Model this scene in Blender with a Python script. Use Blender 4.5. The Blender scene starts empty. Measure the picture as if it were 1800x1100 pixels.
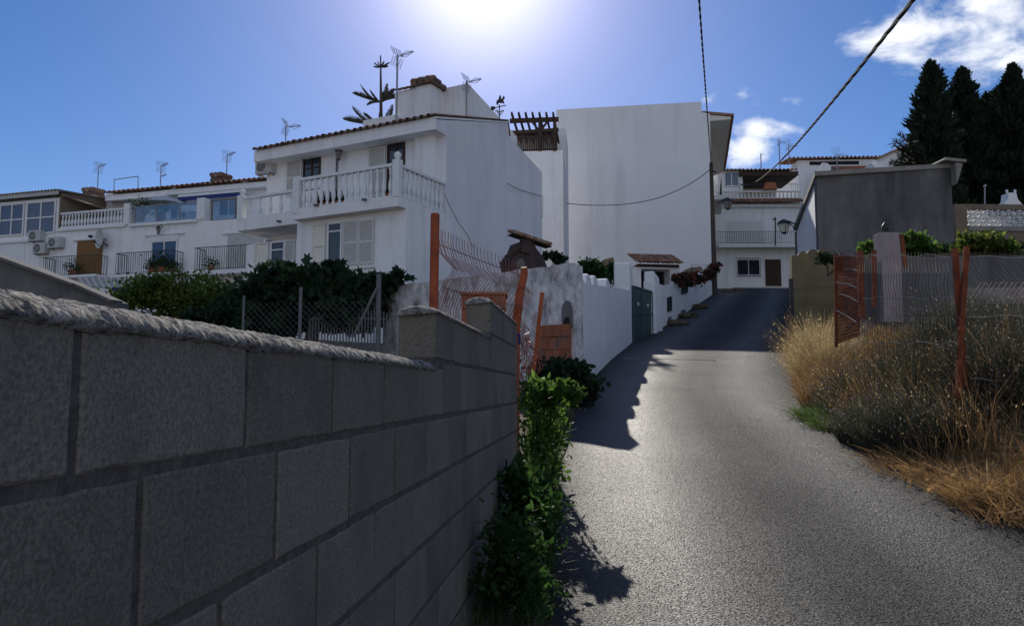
import bpy, math, random
import numpy as np
from mathutils import Vector, Matrix, noise
rnd = random.Random(7); NR = np.random.RandomState(11)
S = bpy.context.scene; C = S.collection
R = math.radians
# ------------------------------------------------------------------ camera model (used to size things by sight lines)
F = 1400.0; EYE = 1.55; PITCH = math.atan(134 / F)
FW = (0, math.cos(PITCH), math.sin(PITCH)); UP = (0, -math.sin(PITCH), math.cos(PITCH))
def ray(u, v):
    a = (u - 900) / F; b = (550 - v) / F
    return (a, FW[1] + b * UP[1], FW[2] + b * UP[2])
def P(u, v, Y):
    d = ray(u, v); t = Y / d[1]
    return Vector((d[0] * t, Y, EYE + d[2] * t))
def ip(Y, tab):
    if Y <= tab[0][0]: return tab[0][1]
    for (a, p), (b, q) in zip(tab, tab[1:]):
        if Y <= b: return p + (q - p) * (Y - a) / (b - a)
    return tab[-1][1]
ZT = [(-80, -7), (0, 0), (4, .45), (8, .93), (13, 1.55), (18, 2.22), (25, 3.0), (33, 4.6), (43, 6.7), (50, 7.9), (58, 8.75), (72, 9.2), (400, 12)]
def zp(Y): return sum(ip(Y + k * .4, ZT) for k in range(-4, 5)) / 9 - ip(0, [(0, 0), (1, 0)])
XLT = [(-80, -2), (0, -.12), (3.8, .17), (7.9, .48), (12.5, 1.05), (14.6, 1.5), (25, 3.78), (27, 4.75), (43, 10.9), (46, 11.9), (60, 14.6), (400, 60)]
XRT = [(-80, -1), (0, 3.2), (5.5, 3.5), (8.3, 4.0), (10.8, 4.32), (13.3, 4.85), (21.9, 7.5), (28, 9.9), (43, 15.4), (60, 21), (400, 120)]
def xl(Y): return sum(ip(Y + k * .3, XLT) for k in range(-2, 3)) / 5
def xr(Y): return sum(ip(Y + k * .5, XRT) for k in range(-3, 4)) / 7
def sst(a, b, x):
    x = max(0, min(1, (x - a) / (b - a))); return x * x * (3 - 2 * x)
def gz(X, Y):
    z = zp(Y); L = xl(Y); Rr = xr(Y)
    if X < L:
        d = L - X
        z += .16 * sst(0, .4, d) * sst(14, 9, Y) if Y < 14 else 0
        z = z * 1.0
        lim = 4.2
        if z > lim: z = lim + (z - lim) * (1 - sst(3, 12, d))
    elif X > Rr:
        d = X - Rr
        k = sst(24, 15, Y)
        z += k * (.72 * sst(0.02, 1.4, d) + .05 * min(d, 10)) + (1 - k) * .1 * sst(0, 1, d)
        z += (1.5 * sst(15.6, 16.0, Y) * sst(1.6, 2.2, d)) * sst(40, 26, Y)
        z += .05 * (noise.noise(Vector((X * 1.3, Y * 1.3, 0)))) * sst(.1, .6, d)
    return z
# ------------------------------------------------------------------ mesh helpers
class MB:
    def __init__(s): s.v = []; s.f = []
    def add(s, vs, fs):
        n = len(s.v); s.v += [tuple(p) for p in vs]; s.f += [tuple(i + n for i in f) for f in fs]; return s
    def box(s, x0, x1, y0, y1, z0, z1):
        return s.add([(x0, y0, z0), (x1, y0, z0), (x1, y1, z0), (x0, y1, z0), (x0, y0, z1), (x1, y0, z1), (x1, y1, z1), (x0, y1, z1)],
                     [(0, 3, 2, 1), (4, 5, 6, 7), (0, 1, 5, 4), (1, 2, 6, 5), (2, 3, 7, 6), (3, 0, 4, 7)])
    def hexa(s, b, t):       # bottom quad, top quad (ccw from above)
        return s.add(list(b) + list(t), [(0, 3, 2, 1), (4, 5, 6, 7), (0, 1, 5, 4), (1, 2, 6, 5), (2, 3, 7, 6), (3, 0, 4, 7)])
    def prism(s, poly, off):  # planar polygon extruded by vector
        n = len(poly); o = Vector(off)
        vs = [Vector(p) for p in poly] + [Vector(p) + o for p in poly]
        fs = [tuple(range(n))[::-1], tuple(range(n, 2 * n))] + [(i, (i + 1) % n, n + (i + 1) % n, n + i) for i in range(n)]
        return s.add(vs, fs)
    def bar(s, a, b, w, h, up=(0, 0, 1)):
        a = Vector(a); b = Vector(b); d = (b - a).normalized(); u = Vector(up); sd = d.cross(u)
        if sd.length < 1e-4: sd = d.cross(Vector((1, 0, 0)))
        sd.normalize(); u = sd.cross(d); sd *= w / 2; u = u * h / 2
        q = [-sd - u, sd - u, sd + u, -sd + u]
        return s.add([a + k for k in q] + [b + k for k in q], [(3, 2, 1, 0), (4, 5, 6, 7), (0, 1, 5, 4), (1, 2, 6, 5), (2, 3, 7, 6), (3, 0, 4, 7)])
    def tube(s, pts, r, n=6, cap=True):
        pts = [Vector(p) for p in pts]; rs = r if hasattr(r, '__len__') else [r] * len(pts)
        vs = []; fs = []; pu = None
        for i, p in enumerate(pts):
            d = (pts[min(i + 1, len(pts) - 1)] - pts[max(i - 1, 0)]).normalized()
            if pu is None: pu = d.orthogonal().normalized()
            pu = (pu - d * pu.dot(d))
            pu = pu.normalized() if pu.length > 1e-5 else d.orthogonal().normalized()
            w = d.cross(pu)
            for k in range(n):
                a = 2 * math.pi * k / n; vs.append(p + (pu * math.cos(a) + w * math.sin(a)) * rs[i])
        for i in range(len(pts) - 1):
            for k in range(n):
                k2 = (k + 1) % n; fs.append((i * n + k, i * n + k2, (i + 1) * n + k2, (i + 1) * n + k))
        if cap:
            fs.append(tuple(range(n))[::-1]); fs.append(tuple((len(pts) - 1) * n + k for k in range(n)))
        return s.add(vs, fs)
    def lathe(s, c, prof, n=12):
        c = Vector(c); vs = []; fs = []
        for r_, z in prof:
            for k in range(n):
                a = 2 * math.pi * k / n; vs.append(c + Vector((r_ * math.cos(a), r_ * math.sin(a), z)))
        for i in range(len(prof) - 1):
            for k in range(n):
                k2 = (k + 1) % n; fs.append((i * n + k, i * n + k2, (i + 1) * n + k2, (i + 1) * n + k))
        fs.append(tuple(range(n))[::-1]); fs.append(tuple((len(prof) - 1) * n + k for k in range(n)))
        return s.add(vs, fs)
    def grid(s, rows, closed=False):
        m = len(rows[0]); vs = [p for r_ in rows for p in r_]; fs = []
        for i in range(len(rows) - 1):
            for k in range(m - 1): fs.append((i * m + k, i * m + k + 1, (i + 1) * m + k + 1, (i + 1) * m + k))
        return s.add(vs, fs)
def mkobj(name, mb, mat, smooth=False, bevel=0, fix=True):
    me = bpy.data.meshes.new(name); me.from_pydata([tuple(p) for p in mb.v], [], mb.f); me.validate()
    if mat: me.materials.append(mat)
    if fix and len(mb.f) < 60000:
        import bmesh
        bm = bmesh.new(); bm.from_mesh(me); bmesh.ops.recalc_face_normals(bm, faces=bm.faces); bm.to_mesh(me); bm.free()
    if smooth: me.polygons.foreach_set('use_smooth', [True] * len(me.polygons))
    o = bpy.data.objects.new(name, me); C.objects.link(o)
    if bevel:
        b = o.modifiers.new('bevel', 'BEVEL'); b.width = bevel; b.segments = 2; b.limit_method = 'ANGLE'
    return o
def tag(o, label=None, cat=None, group=None, kind=None):
    if label: o['label'] = label
    if cat: o['category'] = cat
    if group: o['group'] = group
    if kind: o['kind'] = kind
    return o
class T:     # a thing: an Empty at its base parenting its parts, in its own frame (s along, t behind, z up)
    def __init__(s, name, loc, label, cat, ang=0, group=None):
        s.o = bpy.data.objects.new(name, None); C.objects.link(s.o); s.loc = Vector(loc); s.ang = ang
        s.o.location = s.loc; s.o.rotation_euler = (0, 0, ang); s.o.empty_display_size = .2
        tag(s.o, label, cat, group)
        s.inv = (Matrix.Translation(s.loc) @ Matrix.Rotation(ang, 4, 'Z')).inverted()
    def part(s, name, mb, mat, world=False, parent=None, smooth=False, bevel=0, label=None, fix=True):
        if world: mb.v = [tuple(s.inv @ Vector(p)) for p in mb.v]
        o = mkobj(name, mb, mat, smooth, bevel, fix); o.parent = parent or s.o
        if label: o['label'] = label
        return o
    def L(s, p): return s.inv @ Vector(p)
    def px(s, u, v, t=0):          # where a sight line meets this thing's own plane t
        d = ray(u, v); ca, sa = math.cos(s.ang), math.sin(s.ang)
        nx, ny = -sa, ca
        k = (t + s.loc.x * nx + s.loc.y * ny) / (d[0] * nx + d[1] * ny)
        w = Vector((d[0] * k, d[1] * k, EYE + d[2] * k)); q = s.inv @ w
        return q.x, q.z
    def pxs(s, u, v, sv):          # sight line meets plane s = sv -> t, z
        d = ray(u, v); ca, sa = math.cos(s.ang), math.sin(s.ang)
        k = (sv + s.loc.x * ca + s.loc.y * sa) / (d[0] * ca + d[1] * sa)
        w = Vector((d[0] * k, d[1] * k, EYE + d[2] * k)); q = s.inv @ w
        return q.y, q.z
    def rect(s, u0, v0, u1, v1, t=0):
        um = (u0 + u1) / 2
        a = s.px(u0, (v0 + v1) / 2, t)[0]; b = s.px(u1, (v0 + v1) / 2, t)[0]
        return a, b, s.px(um, v1, t)[1], s.px(um, v0, t)[1]
def solo(name, mb, mat, label, cat, group=None, loc=None, smooth=False, bevel=0, kind=None, fix=True):
    if loc is None: loc = (sum(p[0] for p in mb.v) / len(mb.v), sum(p[1] for p in mb.v) / len(mb.v), min(p[2] for p in mb.v))
    L = Vector(loc); mb.v = [(p[0] - L.x, p[1] - L.y, p[2] - L.z) for p in mb.v]
    o = mkobj(name, mb, mat, smooth, bevel, fix); o.location = L
    return tag(o, label, cat, group, kind)
def copy_tree(o, parent=None):
    c = o.copy(); C.objects.link(c)
    if parent: c.parent = parent
    for ch in list(o.children): copy_tree(ch, c)
    return c
# ------------------------------------------------------------------ materials
def mat(name, c1, c2=None, rough=.8, scale=6, bump=0, bscale=40, spec=.3, metal=0, detail=5, lo=.35, hi=.65, stretch=(1, 1, 1), transl=0, stain=None, stscale=.8, ststretch=(1, 1, .25), sthr=(.5, .75), island=0, bdist=.02):
    m = bpy.data.materials.new(name); m.use_nodes = True; nt = m.node_tree; N = nt.nodes; Lk = nt.links
    b = N['Principled BSDF']; out = N['Material Output']
    b.inputs['Roughness'].default_value = rough; b.inputs['Specular IOR Level'].default_value = spec; b.inputs['Metallic'].default_value = metal
    tc = N.new('ShaderNodeTexCoord'); mp = N.new('ShaderNodeMapping'); mp.inputs['Scale'].default_value = stretch
    Lk.new(tc.outputs['Object'], mp.inputs['Vector'])
    c2 = c2 or tuple(x * .8 for x in c1)
    nz = N.new('ShaderNodeTexNoise'); nz.inputs['Scale'].default_value = scale; nz.inputs['Detail'].default_value = detail; nz.inputs['Roughness'].default_value = .65
    Lk.new(mp.outputs[0], nz.inputs['Vector'])
    mr = N.new('ShaderNodeMapRange'); mr.inputs[1].default_value = lo; mr.inputs[2].default_value = hi; Lk.new(nz.outputs['Fac'], mr.inputs[0])
    mx = N.new('ShaderNodeMix'); mx.data_type = 'RGBA'; mx.inputs[6].default_value = (*c1, 1); mx.inputs[7].default_value = (*c2, 1)
    Lk.new(mr.outputs[0], mx.inputs[0]); col = mx.outputs[2]
    if stain:
        m2 = N.new('ShaderNodeMapping'); m2.inputs['Scale'].default_value = ststretch; Lk.new(tc.outputs['Object'], m2.inputs['Vector'])
        n2 = N.new('ShaderNodeTexNoise'); n2.inputs['Scale'].default_value = stscale; n2.inputs['Detail'].default_value = 8; n2.inputs['Roughness'].default_value = .7
        Lk.new(m2.outputs[0], n2.inputs['Vector'])
        r2 = N.new('ShaderNodeMapRange'); r2.inputs[1].default_value = sthr[0]; r2.inputs[2].default_value = sthr[1]; Lk.new(n2.outputs['Fac'], r2.inputs[0])
        x2 = N.new('ShaderNodeMix'); x2.data_type = 'RGBA'; x2.inputs[7].default_value = (*stain, 1)
        Lk.new(r2.outputs[0], x2.inputs[0]); Lk.new(col, x2.inputs[6]); col = x2.outputs[2]
    if island:
        g = N.new('ShaderNodeNewGeometry'); r3 = N.new('ShaderNodeMapRange'); r3.inputs[3].default_value = 1 - island; r3.inputs[4].default_value = 1 + island
        Lk.new(g.outputs['Random Per Island'], r3.inputs[0])
        hs = N.new('ShaderNodeHueSaturation'); Lk.new(r3.outputs[0], hs.inputs['Value']); Lk.new(col, hs.inputs['Color']); col = hs.outputs[0]
    Lk.new(col, b.inputs['Base Color'])
    if bump:
        nb = N.new('ShaderNodeTexNoise'); nb.inputs['Scale'].default_value = bscale; nb.inputs['Detail'].default_value = 6; Lk.new(mp.outputs[0], nb.inputs['Vector'])
        bp = N.new('ShaderNodeBump'); bp.inputs['Strength'].default_value = bump; bp.inputs['Distance'].default_value = bdist
        Lk.new(nb.outputs['Fac'], bp.inputs['Height']); Lk.new(bp.outputs[0], b.inputs['Normal'])
    if transl:
        tr = N.new('ShaderNodeBsdfTranslucent'); ms = N.new('ShaderNodeMixShader'); ms.inputs[0].default_value = transl
        hs2 = N.new('ShaderNodeHueSaturation'); hs2.inputs['Saturation'].default_value = 1.1; hs2.inputs['Value'].default_value = 2.2; Lk.new(col, hs2.inputs['Color'])
        Lk.new(hs2.outputs[0], tr.inputs['Color']); Lk.new(b.outputs[0], ms.inputs[1]); Lk.new(tr.outputs[0], ms.inputs[2]); Lk.new(ms.outputs[0], out.inputs['Surface'])
    return m
M = {}
M['white'] = mat('white_render', (.84, .83, .82), (.78, .77, .76), .9, 1.2, .25, 60, stain=(.58, .56, .53), stscale=2.4, ststretch=(1, 1, .10), sthr=(.50, .80), bdist=.01)
M['tallwhite'] = mat('tall_render', (.78, .78, .79), (.73, .73, .74), .9, .4, .2, 30, stain=(.58, .58, .60), stscale=.8, ststretch=(1, 1, .08), sthr=(.50, .78), bdist=.01)
M['sidewhite'] = mat('side_render', (.78, .77, .79), (.72, .71, .73), .9, .6, .3, 25, stain=(.57, .56, .60), stscale=1.2, ststretch=(1, 1, .1), sthr=(.48, .8), bdist=.015)
M['cream'] = mat('cream_paint', (.78, .75, .66), (.72, .69, .60), .6, 3)
M['trim'] = mat('white_trim', (.78, .78, .77), (.7, .7, .69), .7, 5, stain=(.5, .48, .44), stscale=2, sthr=(.6, .85))
M['stained'] = mat('stained_render', (.74, .73, .72), (.56, .54, .53), .95, 2.5, .6, 25, stain=(.20, .175, .165), stscale=4.5, ststretch=(1, 1, .6), sthr=(.44, .66), bdist=.02)
M['garden'] = mat('garden_white', (.80, .80, .80), (.72, .72, .73), .9, 1.5, .5, 14, stain=(.5, .47, .42), stscale=.8, sthr=(.6, .85), bdist=.02)
M['tile'] = mat('roof_tile', (.34, .17, .10), (.20, .10, .065), .85, 4, .4, 30, stain=(.30, .26, .2), stscale=3, ststretch=(1, 1, 1), sthr=(.5, .7), island=.35)
M['oldtile'] = mat('old_roof_tile', (.22, .13, .09), (.13, .08, .06), .9, 4, .4, 30, stain=(.25, .23, .2), stscale=3, ststretch=(1, 1, 1), sthr=(.5, .7), island=.35)
M['glass'] = mat('window_glass', (.02, .03, .045), (.015, .02, .03), .06, 2, spec=.8)
M['blueglass'] = mat('blue_window_glass', (.03, .06, .13), (.02, .04, .09), .05, 2, spec=1.0)
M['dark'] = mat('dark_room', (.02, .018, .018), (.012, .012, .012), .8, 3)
M['iron'] = mat('black_iron', (.03, .03, .032), (.02, .02, .02), .5, 20, spec=.4)
M['steel'] = mat('galvanised_steel', (.32, .32, .33), (.22, .22, .23), .45, 20, metal=.6)
M['greypipe'] = mat('grey_pipe', (.15, .15, .155), None, .6, 10)
M['plastic'] = mat('aged_plastic', (.52, .52, .50), (.42, .42, .40), .5, 6)
M['brownshut'] = mat('brown_shutter', (.23, .12, .035), (.17, .085, .025), .6, 8, stretch=(1, 1, 6))
M['shutter'] = mat('pale_shutter', (.66, .65, .63), (.6, .59, .57), .6, 5)
M['blue'] = mat('blue_awning_cloth', (.03, .04, .16), (.02, .03, .12), .8, 6)
M['concrete'] = mat('grey_concrete', (.17, .165, .16), (.12, .117, .115), .92, 1.4, .5, 20, stain=(.045, .045, .045), stscale=.45, ststretch=(1.5, 1.5, .22), sthr=(.45, .72), bdist=.02)
M['slabconc'] = mat('slab_concrete', (.30, .28, .25), (.2, .19, .17), .92, 3, .5, 30)
M['yellow'] = mat('ochre_render', (.20, .16, .085), (.15, .12, .07), .95, 2, .4, 25, stain=(.10, .09, .06), stscale=1.2, ststretch=(1, 1, 1), sthr=(.5, .75))
M['tan'] = mat('tan_render', (.22, .17, .12), (.17, .13, .095), .95, 2, .4, 25)
M['brick'] = mat('hollow_brick', (.36, .12, .06), (.26, .10, .055), .9, 5, .4, 30, stain=(.13, .12, .11), stscale=2, ststretch=(1, 1, 1), sthr=(.5, .62))
M['rust'] = mat('orange_red_oxide_paint', (.40, .10, .045), (.26, .065, .03), .75, 9, .2, 60, stain=(.12, .045, .025), stscale=7, ststretch=(1, 1, .6), sthr=(.55, .75), spec=.15)
M['rustdark'] = mat('dull_rusty_paint', (.28, .075, .035), (.14, .045, .026), .85, 9, .3, 60, stain=(.06, .03, .02), stscale=6, ststretch=(1, 1, .6), sthr=(.5, .75), spec=.1)
M['darkwire'] = mat('dull_wire', (.11, .06, .045), (.07, .045, .035), .6, 9, spec=.3)
M['dimglass'] = mat('dim_lamp_glass', (.20, .19, .17), (.15, .14, .13), .4, 5)
M['wire'] = mat('rusty_wire', (.30, .085, .045), (.18, .06, .04), .5, 9, spec=.5)
M['palewire'] = mat('pale_wire', (.42, .38, .33), (.25, .2, .17), .4, 9, spec=.6)
M['green'] = mat('green_gate_paint', (.035, .07, .065), (.025, .05, .048), .5, 3, spec=.4)
M['wood'] = mat('dark_wood', (.07, .04, .028), (.045, .028, .02), .8, 3, stretch=(1, 1, .2))
M['pole'] = mat('pole_wood', (.09, .07, .055), (.055, .042, .035), .9, 3, .4, 30, stretch=(4, 4, .3))
M['cable'] = mat('black_cable', (.035, .035, .035), (.02, .02, .02), .8, 30, spec=.15)
M['leaf'] = mat('leaf_green', (.035, .07, .02), (.02, .042, .014), .65, 3, transl=.45, island=.4, spec=.12)
M['fresh'] = mat('fresh_leaf', (.085, .14, .035), (.035, .065, .018), .65, 3, transl=.5, island=.4, spec=.12)
M['olive'] = mat('hedge_leaf', (.11, .13, .03), (.05, .08, .02), .65, 2, transl=.4, island=.5, spec=.12)
M['fig'] = mat('fig_leaf', (.024, .045, .02), (.016, .032, .016), .65, 3, transl=.18, island=.4, spec=.12)
M['conifer'] = mat('conifer_spray', (.02, .035, .018), (.012, .022, .013), .8, 3, transl=.05, island=.4)
M['arauc'] = mat('araucaria_leaf', (.12, .125, .09), (.07, .075, .055), .7, 3, transl=.15)
M['bark'] = mat('bark', (.10, .08, .06), (.06, .045, .035), .95, 8, .6, 30)
M['dry'] = mat('dry_grass', (.38, .24, .115), (.15, .095, .05), .8, 3.5, transl=.22, island=.6)
M['straw'] = mat('straw', (.38, .30, .17), (.24, .17, .09), .7, 1.5, transl=.3, island=.5)
M['grass'] = mat('green_grass', (.05, .085, .025), (.075, .09, .03), .6, 1.5, transl=.4, island=.4)
M['lav'] = mat('lavender_stem', (.060, .062, .040), (.03, .036, .024), .8, 2, transl=.25, island=.6)
M['lavfl'] = mat('lavender_flower', (.26, .23, .24), (.10, .085, .10), .7, 2, transl=.3, island=.5)
M['flower'] = mat('red_flower', (.22, .045, .045), (.12, .035, .03), .7, 2, transl=.3, island=.5)
M['dryvine'] = mat('dry_vine', (.07, .05, .045), (.04, .03, .028), .9, 4, island=.4)
M['block'] = mat('concrete_block', (.225, .198, .16), (.12, .108, .09), .97, 150, .55, 190, detail=8, stain=(.085, .08, .07), stscale=3.0, ststretch=(1, 1, .7), sthr=(.46, .80), island=.16, bdist=.007, lo=.38, hi=.62)
M['mortar'] = mat('mortar_joint', (.125, .11, .095), (.065, .059, .053), .97, 30, .9, 90, bdist=.008)
M['cap'] = mat('mortar_cap', (.40, .375, .34), (.13, .12, .11), .95, 60, 1.0, 85, detail=8, stretch=(1, .6, .45), bdist=.03, stain=(.09, .08, .075), stscale=40, ststretch=(1, .6, .4), sthr=(.5, .62))
M['soil'] = mat('dry_soil', (.12, .095, .065), (.07, .055, .04), .97, 4, .8, 30)
M['stone'] = mat('pale_stone', (.40, .38, .35), (.3, .28, .26), .9, 6, .4, 30)
M['pinkrender'] = mat('pink_render', (.36, .30, .30), (.28, .23, .23), .9, 4, .3, 30, stain=(.17, .13, .12), stscale=2, sthr=(.5, .75))
M['terracotta'] = mat('terracotta', (.40, .15, .07), (.3, .11, .05), .8, 6)
M['lampglass'] = mat('frosted_lamp_glass', (.75, .72, .62), (.7, .66, .55), .35, 5, transl=.5)
# clear glazing for terrace screens
g = bpy.data.materials.new('screen_glass'); g.use_nodes = True; N = g.node_tree.nodes; Lk = g.node_tree.links
tr = N.new('ShaderNodeBsdfTransparent'); gl = N.new('ShaderNodeBsdfGlossy'); gl.inputs['Roughness'].default_value = .05; ms = N.new('ShaderNodeMixShader'); ms.inputs[0].default_value = .2
tr.inputs[0].default_value = (.72, .78, .82, 1); Lk.new(tr.outputs[0], ms.inputs[1]); Lk.new(gl.outputs[0], ms.inputs[2]); Lk.new(ms.outputs[0], N['Material Output'].inputs['Surface']); M['screen'] = g
# asphalt with worn wheel tracks (uv.x runs across the road)
def asphalt():
    m = bpy.data.materials.new('asphalt'); m.use_nodes = True; nt = m.node_tree; N = nt.nodes; Lk = nt.links; b = N['Principled BSDF']
    tc = N.new('ShaderNodeTexCoord'); uv = N.new('ShaderNodeSeparateXYZ'); Lk.new(tc.outputs['UV'], uv.inputs[0])
    rp = N.new('ShaderNodeValToRGB'); e = rp.color_ramp
    e.elements[0].position = 0; e.elements[0].color = (.25, .25, .25, 1); e.elements[1].position = 1; e.elements[1].color = (.05, .05, .05, 1)
    for p, c in ((.10, .7), (.22, .95), (.36, .45), (.47, .2), (.58, .3), (.72, .8), (.82, .65), (.93, .15)):
        q = e.elements.new(p); q.color = (c, c, c, 1)
    Lk.new(uv.outputs[0], rp.inputs[0])
    n1 = N.new('ShaderNodeTexNoise'); n1.inputs['Scale'].default_value = .9; n1.inputs['Detail'].default_value = 6; Lk.new(tc.outputs['Object'], n1.inputs['Vector'])
    ad = N.new('ShaderNodeMath'); ad.operation = 'MULTIPLY_ADD'; ad.inputs[1].default_value = .3; Lk.new(n1.outputs['Fac'], ad.inputs[0])
    s2 = N.new('ShaderNodeMath'); s2.operation = 'MULTIPLY'; s2.inputs[1].default_value = .85; Lk.new(rp.outputs[0], s2.inputs[0]); Lk.new(s2.outputs[0], ad.inputs[2])
    gr = N.new('ShaderNodeTexVoronoi'); gr.inputs['Scale'].default_value = 75; Lk.new(tc.outputs['Object'], gr.inputs['Vector'])
    gn = N.new('ShaderNodeTexNoise'); gn.inputs['Scale'].default_value = 60; gn.inputs['Detail'].default_value = 5; gn.inputs['Roughness'].default_value = .8; Lk.new(tc.outputs['Object'], gn.inputs['Vector'])
    cx = N.new('ShaderNodeMix'); cx.data_type = 'RGBA'; cx.inputs[6].default_value = (.011, .011, .013, 1); cx.inputs[7].default_value = (.060, .058, .054, 1); Lk.new(ad.outputs[0], cx.inputs[0])
    sp = N.new('ShaderNodeMapRange'); sp.inputs[1].default_value = .25; sp.inputs[2].default_value = .8; sp.inputs[3].default_value = .25; sp.inputs[4].default_value = 1.8; Lk.new(gn.outputs['Fac'], sp.inputs[0])
    mu = N.new('ShaderNodeMix'); mu.data_type = 'RGBA'; mu.blend_type = 'MULTIPLY'; mu.inputs[0].default_value = 1; Lk.new(cx.outputs[2], mu.inputs[6]); Lk.new(sp.outputs[0], mu.inputs[7])
    Lk.new(mu.outputs[2], b.inputs['Base Color'])
    ro = N.new('ShaderNodeMapRange'); ro.inputs[3].default_value = .85; ro.inputs[4].default_value = .52; Lk.new(ad.outputs[0], ro.inputs[0]); Lk.new(ro.outputs[0], b.inputs['Roughness'])
    so = N.new('ShaderNodeMapRange'); so.inputs[3].default_value = .10; so.inputs[4].default_value = .34; Lk.new(ad.outputs[0], so.inputs[0]); Lk.new(so.outputs[0], b.inputs['Specular IOR Level'])
    hs = N.new('ShaderNodeMath'); hs.operation = 'ADD'; Lk.new(gr.outputs['Distance'], hs.inputs[0]); Lk.new(gn.outputs['Fac'], hs.inputs[1])
    bp = N.new('ShaderNodeBump'); bp.inputs['Strength'].default_value = .6; bp.inputs['Distance'].default_value = .01; Lk.new(hs.outputs[0], bp.inputs['Height'])
    vc_ = N.new('ShaderNodeTexVoronoi'); vc_.inputs['Scale'].default_value = 150; Lk.new(tc.outputs['Object'], vc_.inputs['Vector'])
    f1 = N.new('ShaderNodeVectorMath'); f1.operation = 'SUBTRACT'; Lk.new(vc_.outputs['Color'], f1.inputs[0]); f1.inputs[1].default_value = (.5, .5, .5)
    f2 = N.new('ShaderNodeVectorMath'); f2.operation = 'SCALE'; Lk.new(f1.outputs[0], f2.inputs[0]); f2.inputs['Scale'].default_value = .85
    f3 = N.new('ShaderNodeVectorMath'); f3.operation = 'ADD'; Lk.new(f2.outputs[0], f3.inputs[0]); Lk.new(bp.outputs[0], f3.inputs[1])
    f4 = N.new('ShaderNodeVectorMath'); f4.operation = 'NORMALIZE'; Lk.new(f3.outputs[0], f4.inputs[0]); Lk.new(f4.outputs[0], b.inputs['Normal'])
    return m
M['asphalt'] = asphalt()
# ------------------------------------------------------------------ sky, sun, camera
cam = bpy.data.cameras.new('camera'); co = bpy.data.objects.new('camera', cam); C.objects.link(co); S.camera = co
cam.sensor_width = 36; cam.lens = 28; cam.clip_start = .05; cam.clip_end = 3000
co.location = (0, 0, EYE); co.rotation_euler = (math.pi / 2 + PITCH, 0, 0)
S.render.resolution_x = 1024; S.render.resolution_y = 625
SEL, SAZ = R(29.7), R(-2.3)
sd = Vector((math.sin(SAZ) * math.cos(SEL), math.cos(SAZ) * math.cos(SEL), math.sin(SEL)))
sl = bpy.data.lights.new('sun', 'SUN'); sl.energy = 4.2; sl.angle = R(.5); sl.color = (1, .93, .82)
so = bpy.data.objects.new('sun', sl); C.objects.link(so); so.rotation_euler = sd.to_track_quat('Z', 'Y').to_euler()
w = bpy.data.worlds.new('World'); S.world = w; w.use_nodes = True; N = w.node_tree.nodes; Lk = w.node_tree.links
bg = N['Background']; sk = N.new('ShaderNodeTexSky'); sk.sky_type = 'NISHITA'; sk.sun_disc = False
sk.sun_elevation = SEL; sk.sun_rotation = SAZ; sk.air_density = 1.0; sk.dust_density = .15; sk.ozone_density = 3.5; sk.altitude = 100
bg.inputs['Strength'].default_value = .093
tc = N.new('ShaderNodeTexCoord')
def wmath(op, a, b=None, c=None):
    n = N.new('ShaderNodeMath'); n.operation = op
    for i, x in enumerate((a, b, c)):
        if x is None: continue
        if isinstance(x, (int, float)): n.inputs[i].default_value = x
        else: Lk.new(x, n.inputs[i])
    return n.outputs[0]
def wdot(v):
    n = N.new('ShaderNodeVectorMath'); n.operation = 'DOT_PRODUCT'; Lk.new(tc.outputs['Generated'], n.inputs[0]); n.inputs[1].default_value = v; return n.outputs['Value']
# clouds: soft blobs in fixed sky directions broken up by noise
mp = N.new('ShaderNodeMapping'); mp.inputs['Scale'].default_value = (1, 1, 1.7); Lk.new(tc.outputs['Generated'], mp.inputs['Vector'])
nz = N.new('ShaderNodeTexNoise'); nz.inputs['Scale'].default_value = 13; nz.inputs['Detail'].default_value = 9; nz.inputs['Roughness'].default_value = .58; nz.inputs['Distortion'].default_value = .35
Lk.new(mp.outputs[0], nz.inputs['Vector'])
tot = None
for (u, v, ru, rv, k) in [(1590, 100, 95, 48, 1.15), (1690, 60, 150, 50, 1.3), (1790, 25, 140, 55, 1.3), (1770, 95, 130, 50, 1.25), (1313, 166, 28, 20, .9), (1255, 180, 30, 24, .8),
                          (1330, 228, 90, 20, 1.1), (1305, 262, 55, 34, 1.15), (1385, 238, 40, 10, .7), (1400, 175, 40, 12, .6), (1440, 180, 40, 10, .5), (1560, 25, 40, 12, .45), (1490, 165, 30, 10, .5), (1300, 215, 30, 14, .8), (1620, 240, 60, 14, .3)]:
    d = Vector(ray(u, v)).normalized(); rt = Vector((1, 0, 0)); rt = (rt - d * rt.dot(d)).normalized(); upv = rt.cross(d)
    a = wmath('MULTIPLY', wdot(tuple(rt)), F / ru); b_ = wmath('MULTIPLY', wdot(tuple(upv)), F / rv)
    r2 = wmath('ADD', wmath('MULTIPLY', a, a), wmath('MULTIPLY', b_, b_))
    e = wmath('MULTIPLY', wmath('EXPONENT', wmath('MULTIPLY', r2, -.6)), k)
    e = wmath('MULTIPLY', e, wmath('GREATER_THAN', wdot(tuple(d)), 0))
    tot = e if tot is None else wmath('MAXIMUM', tot, e)
cm = N.new('ShaderNodeMapRange'); cm.interpolation_type = 'SMOOTHSTEP'; cm.inputs[1].default_value = .72; cm.inputs[2].default_value = 1.25
Lk.new(wmath('ADD', wmath('MULTIPLY', wmath('SUBTRACT', nz.outputs['Fac'], .5), 1.9), wmath('ADD', wmath('MULTIPLY', tot, .85), .12)), cm.inputs[0])
mx = N.new('ShaderNodeMix'); mx.data_type = 'RGBA'
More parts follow.
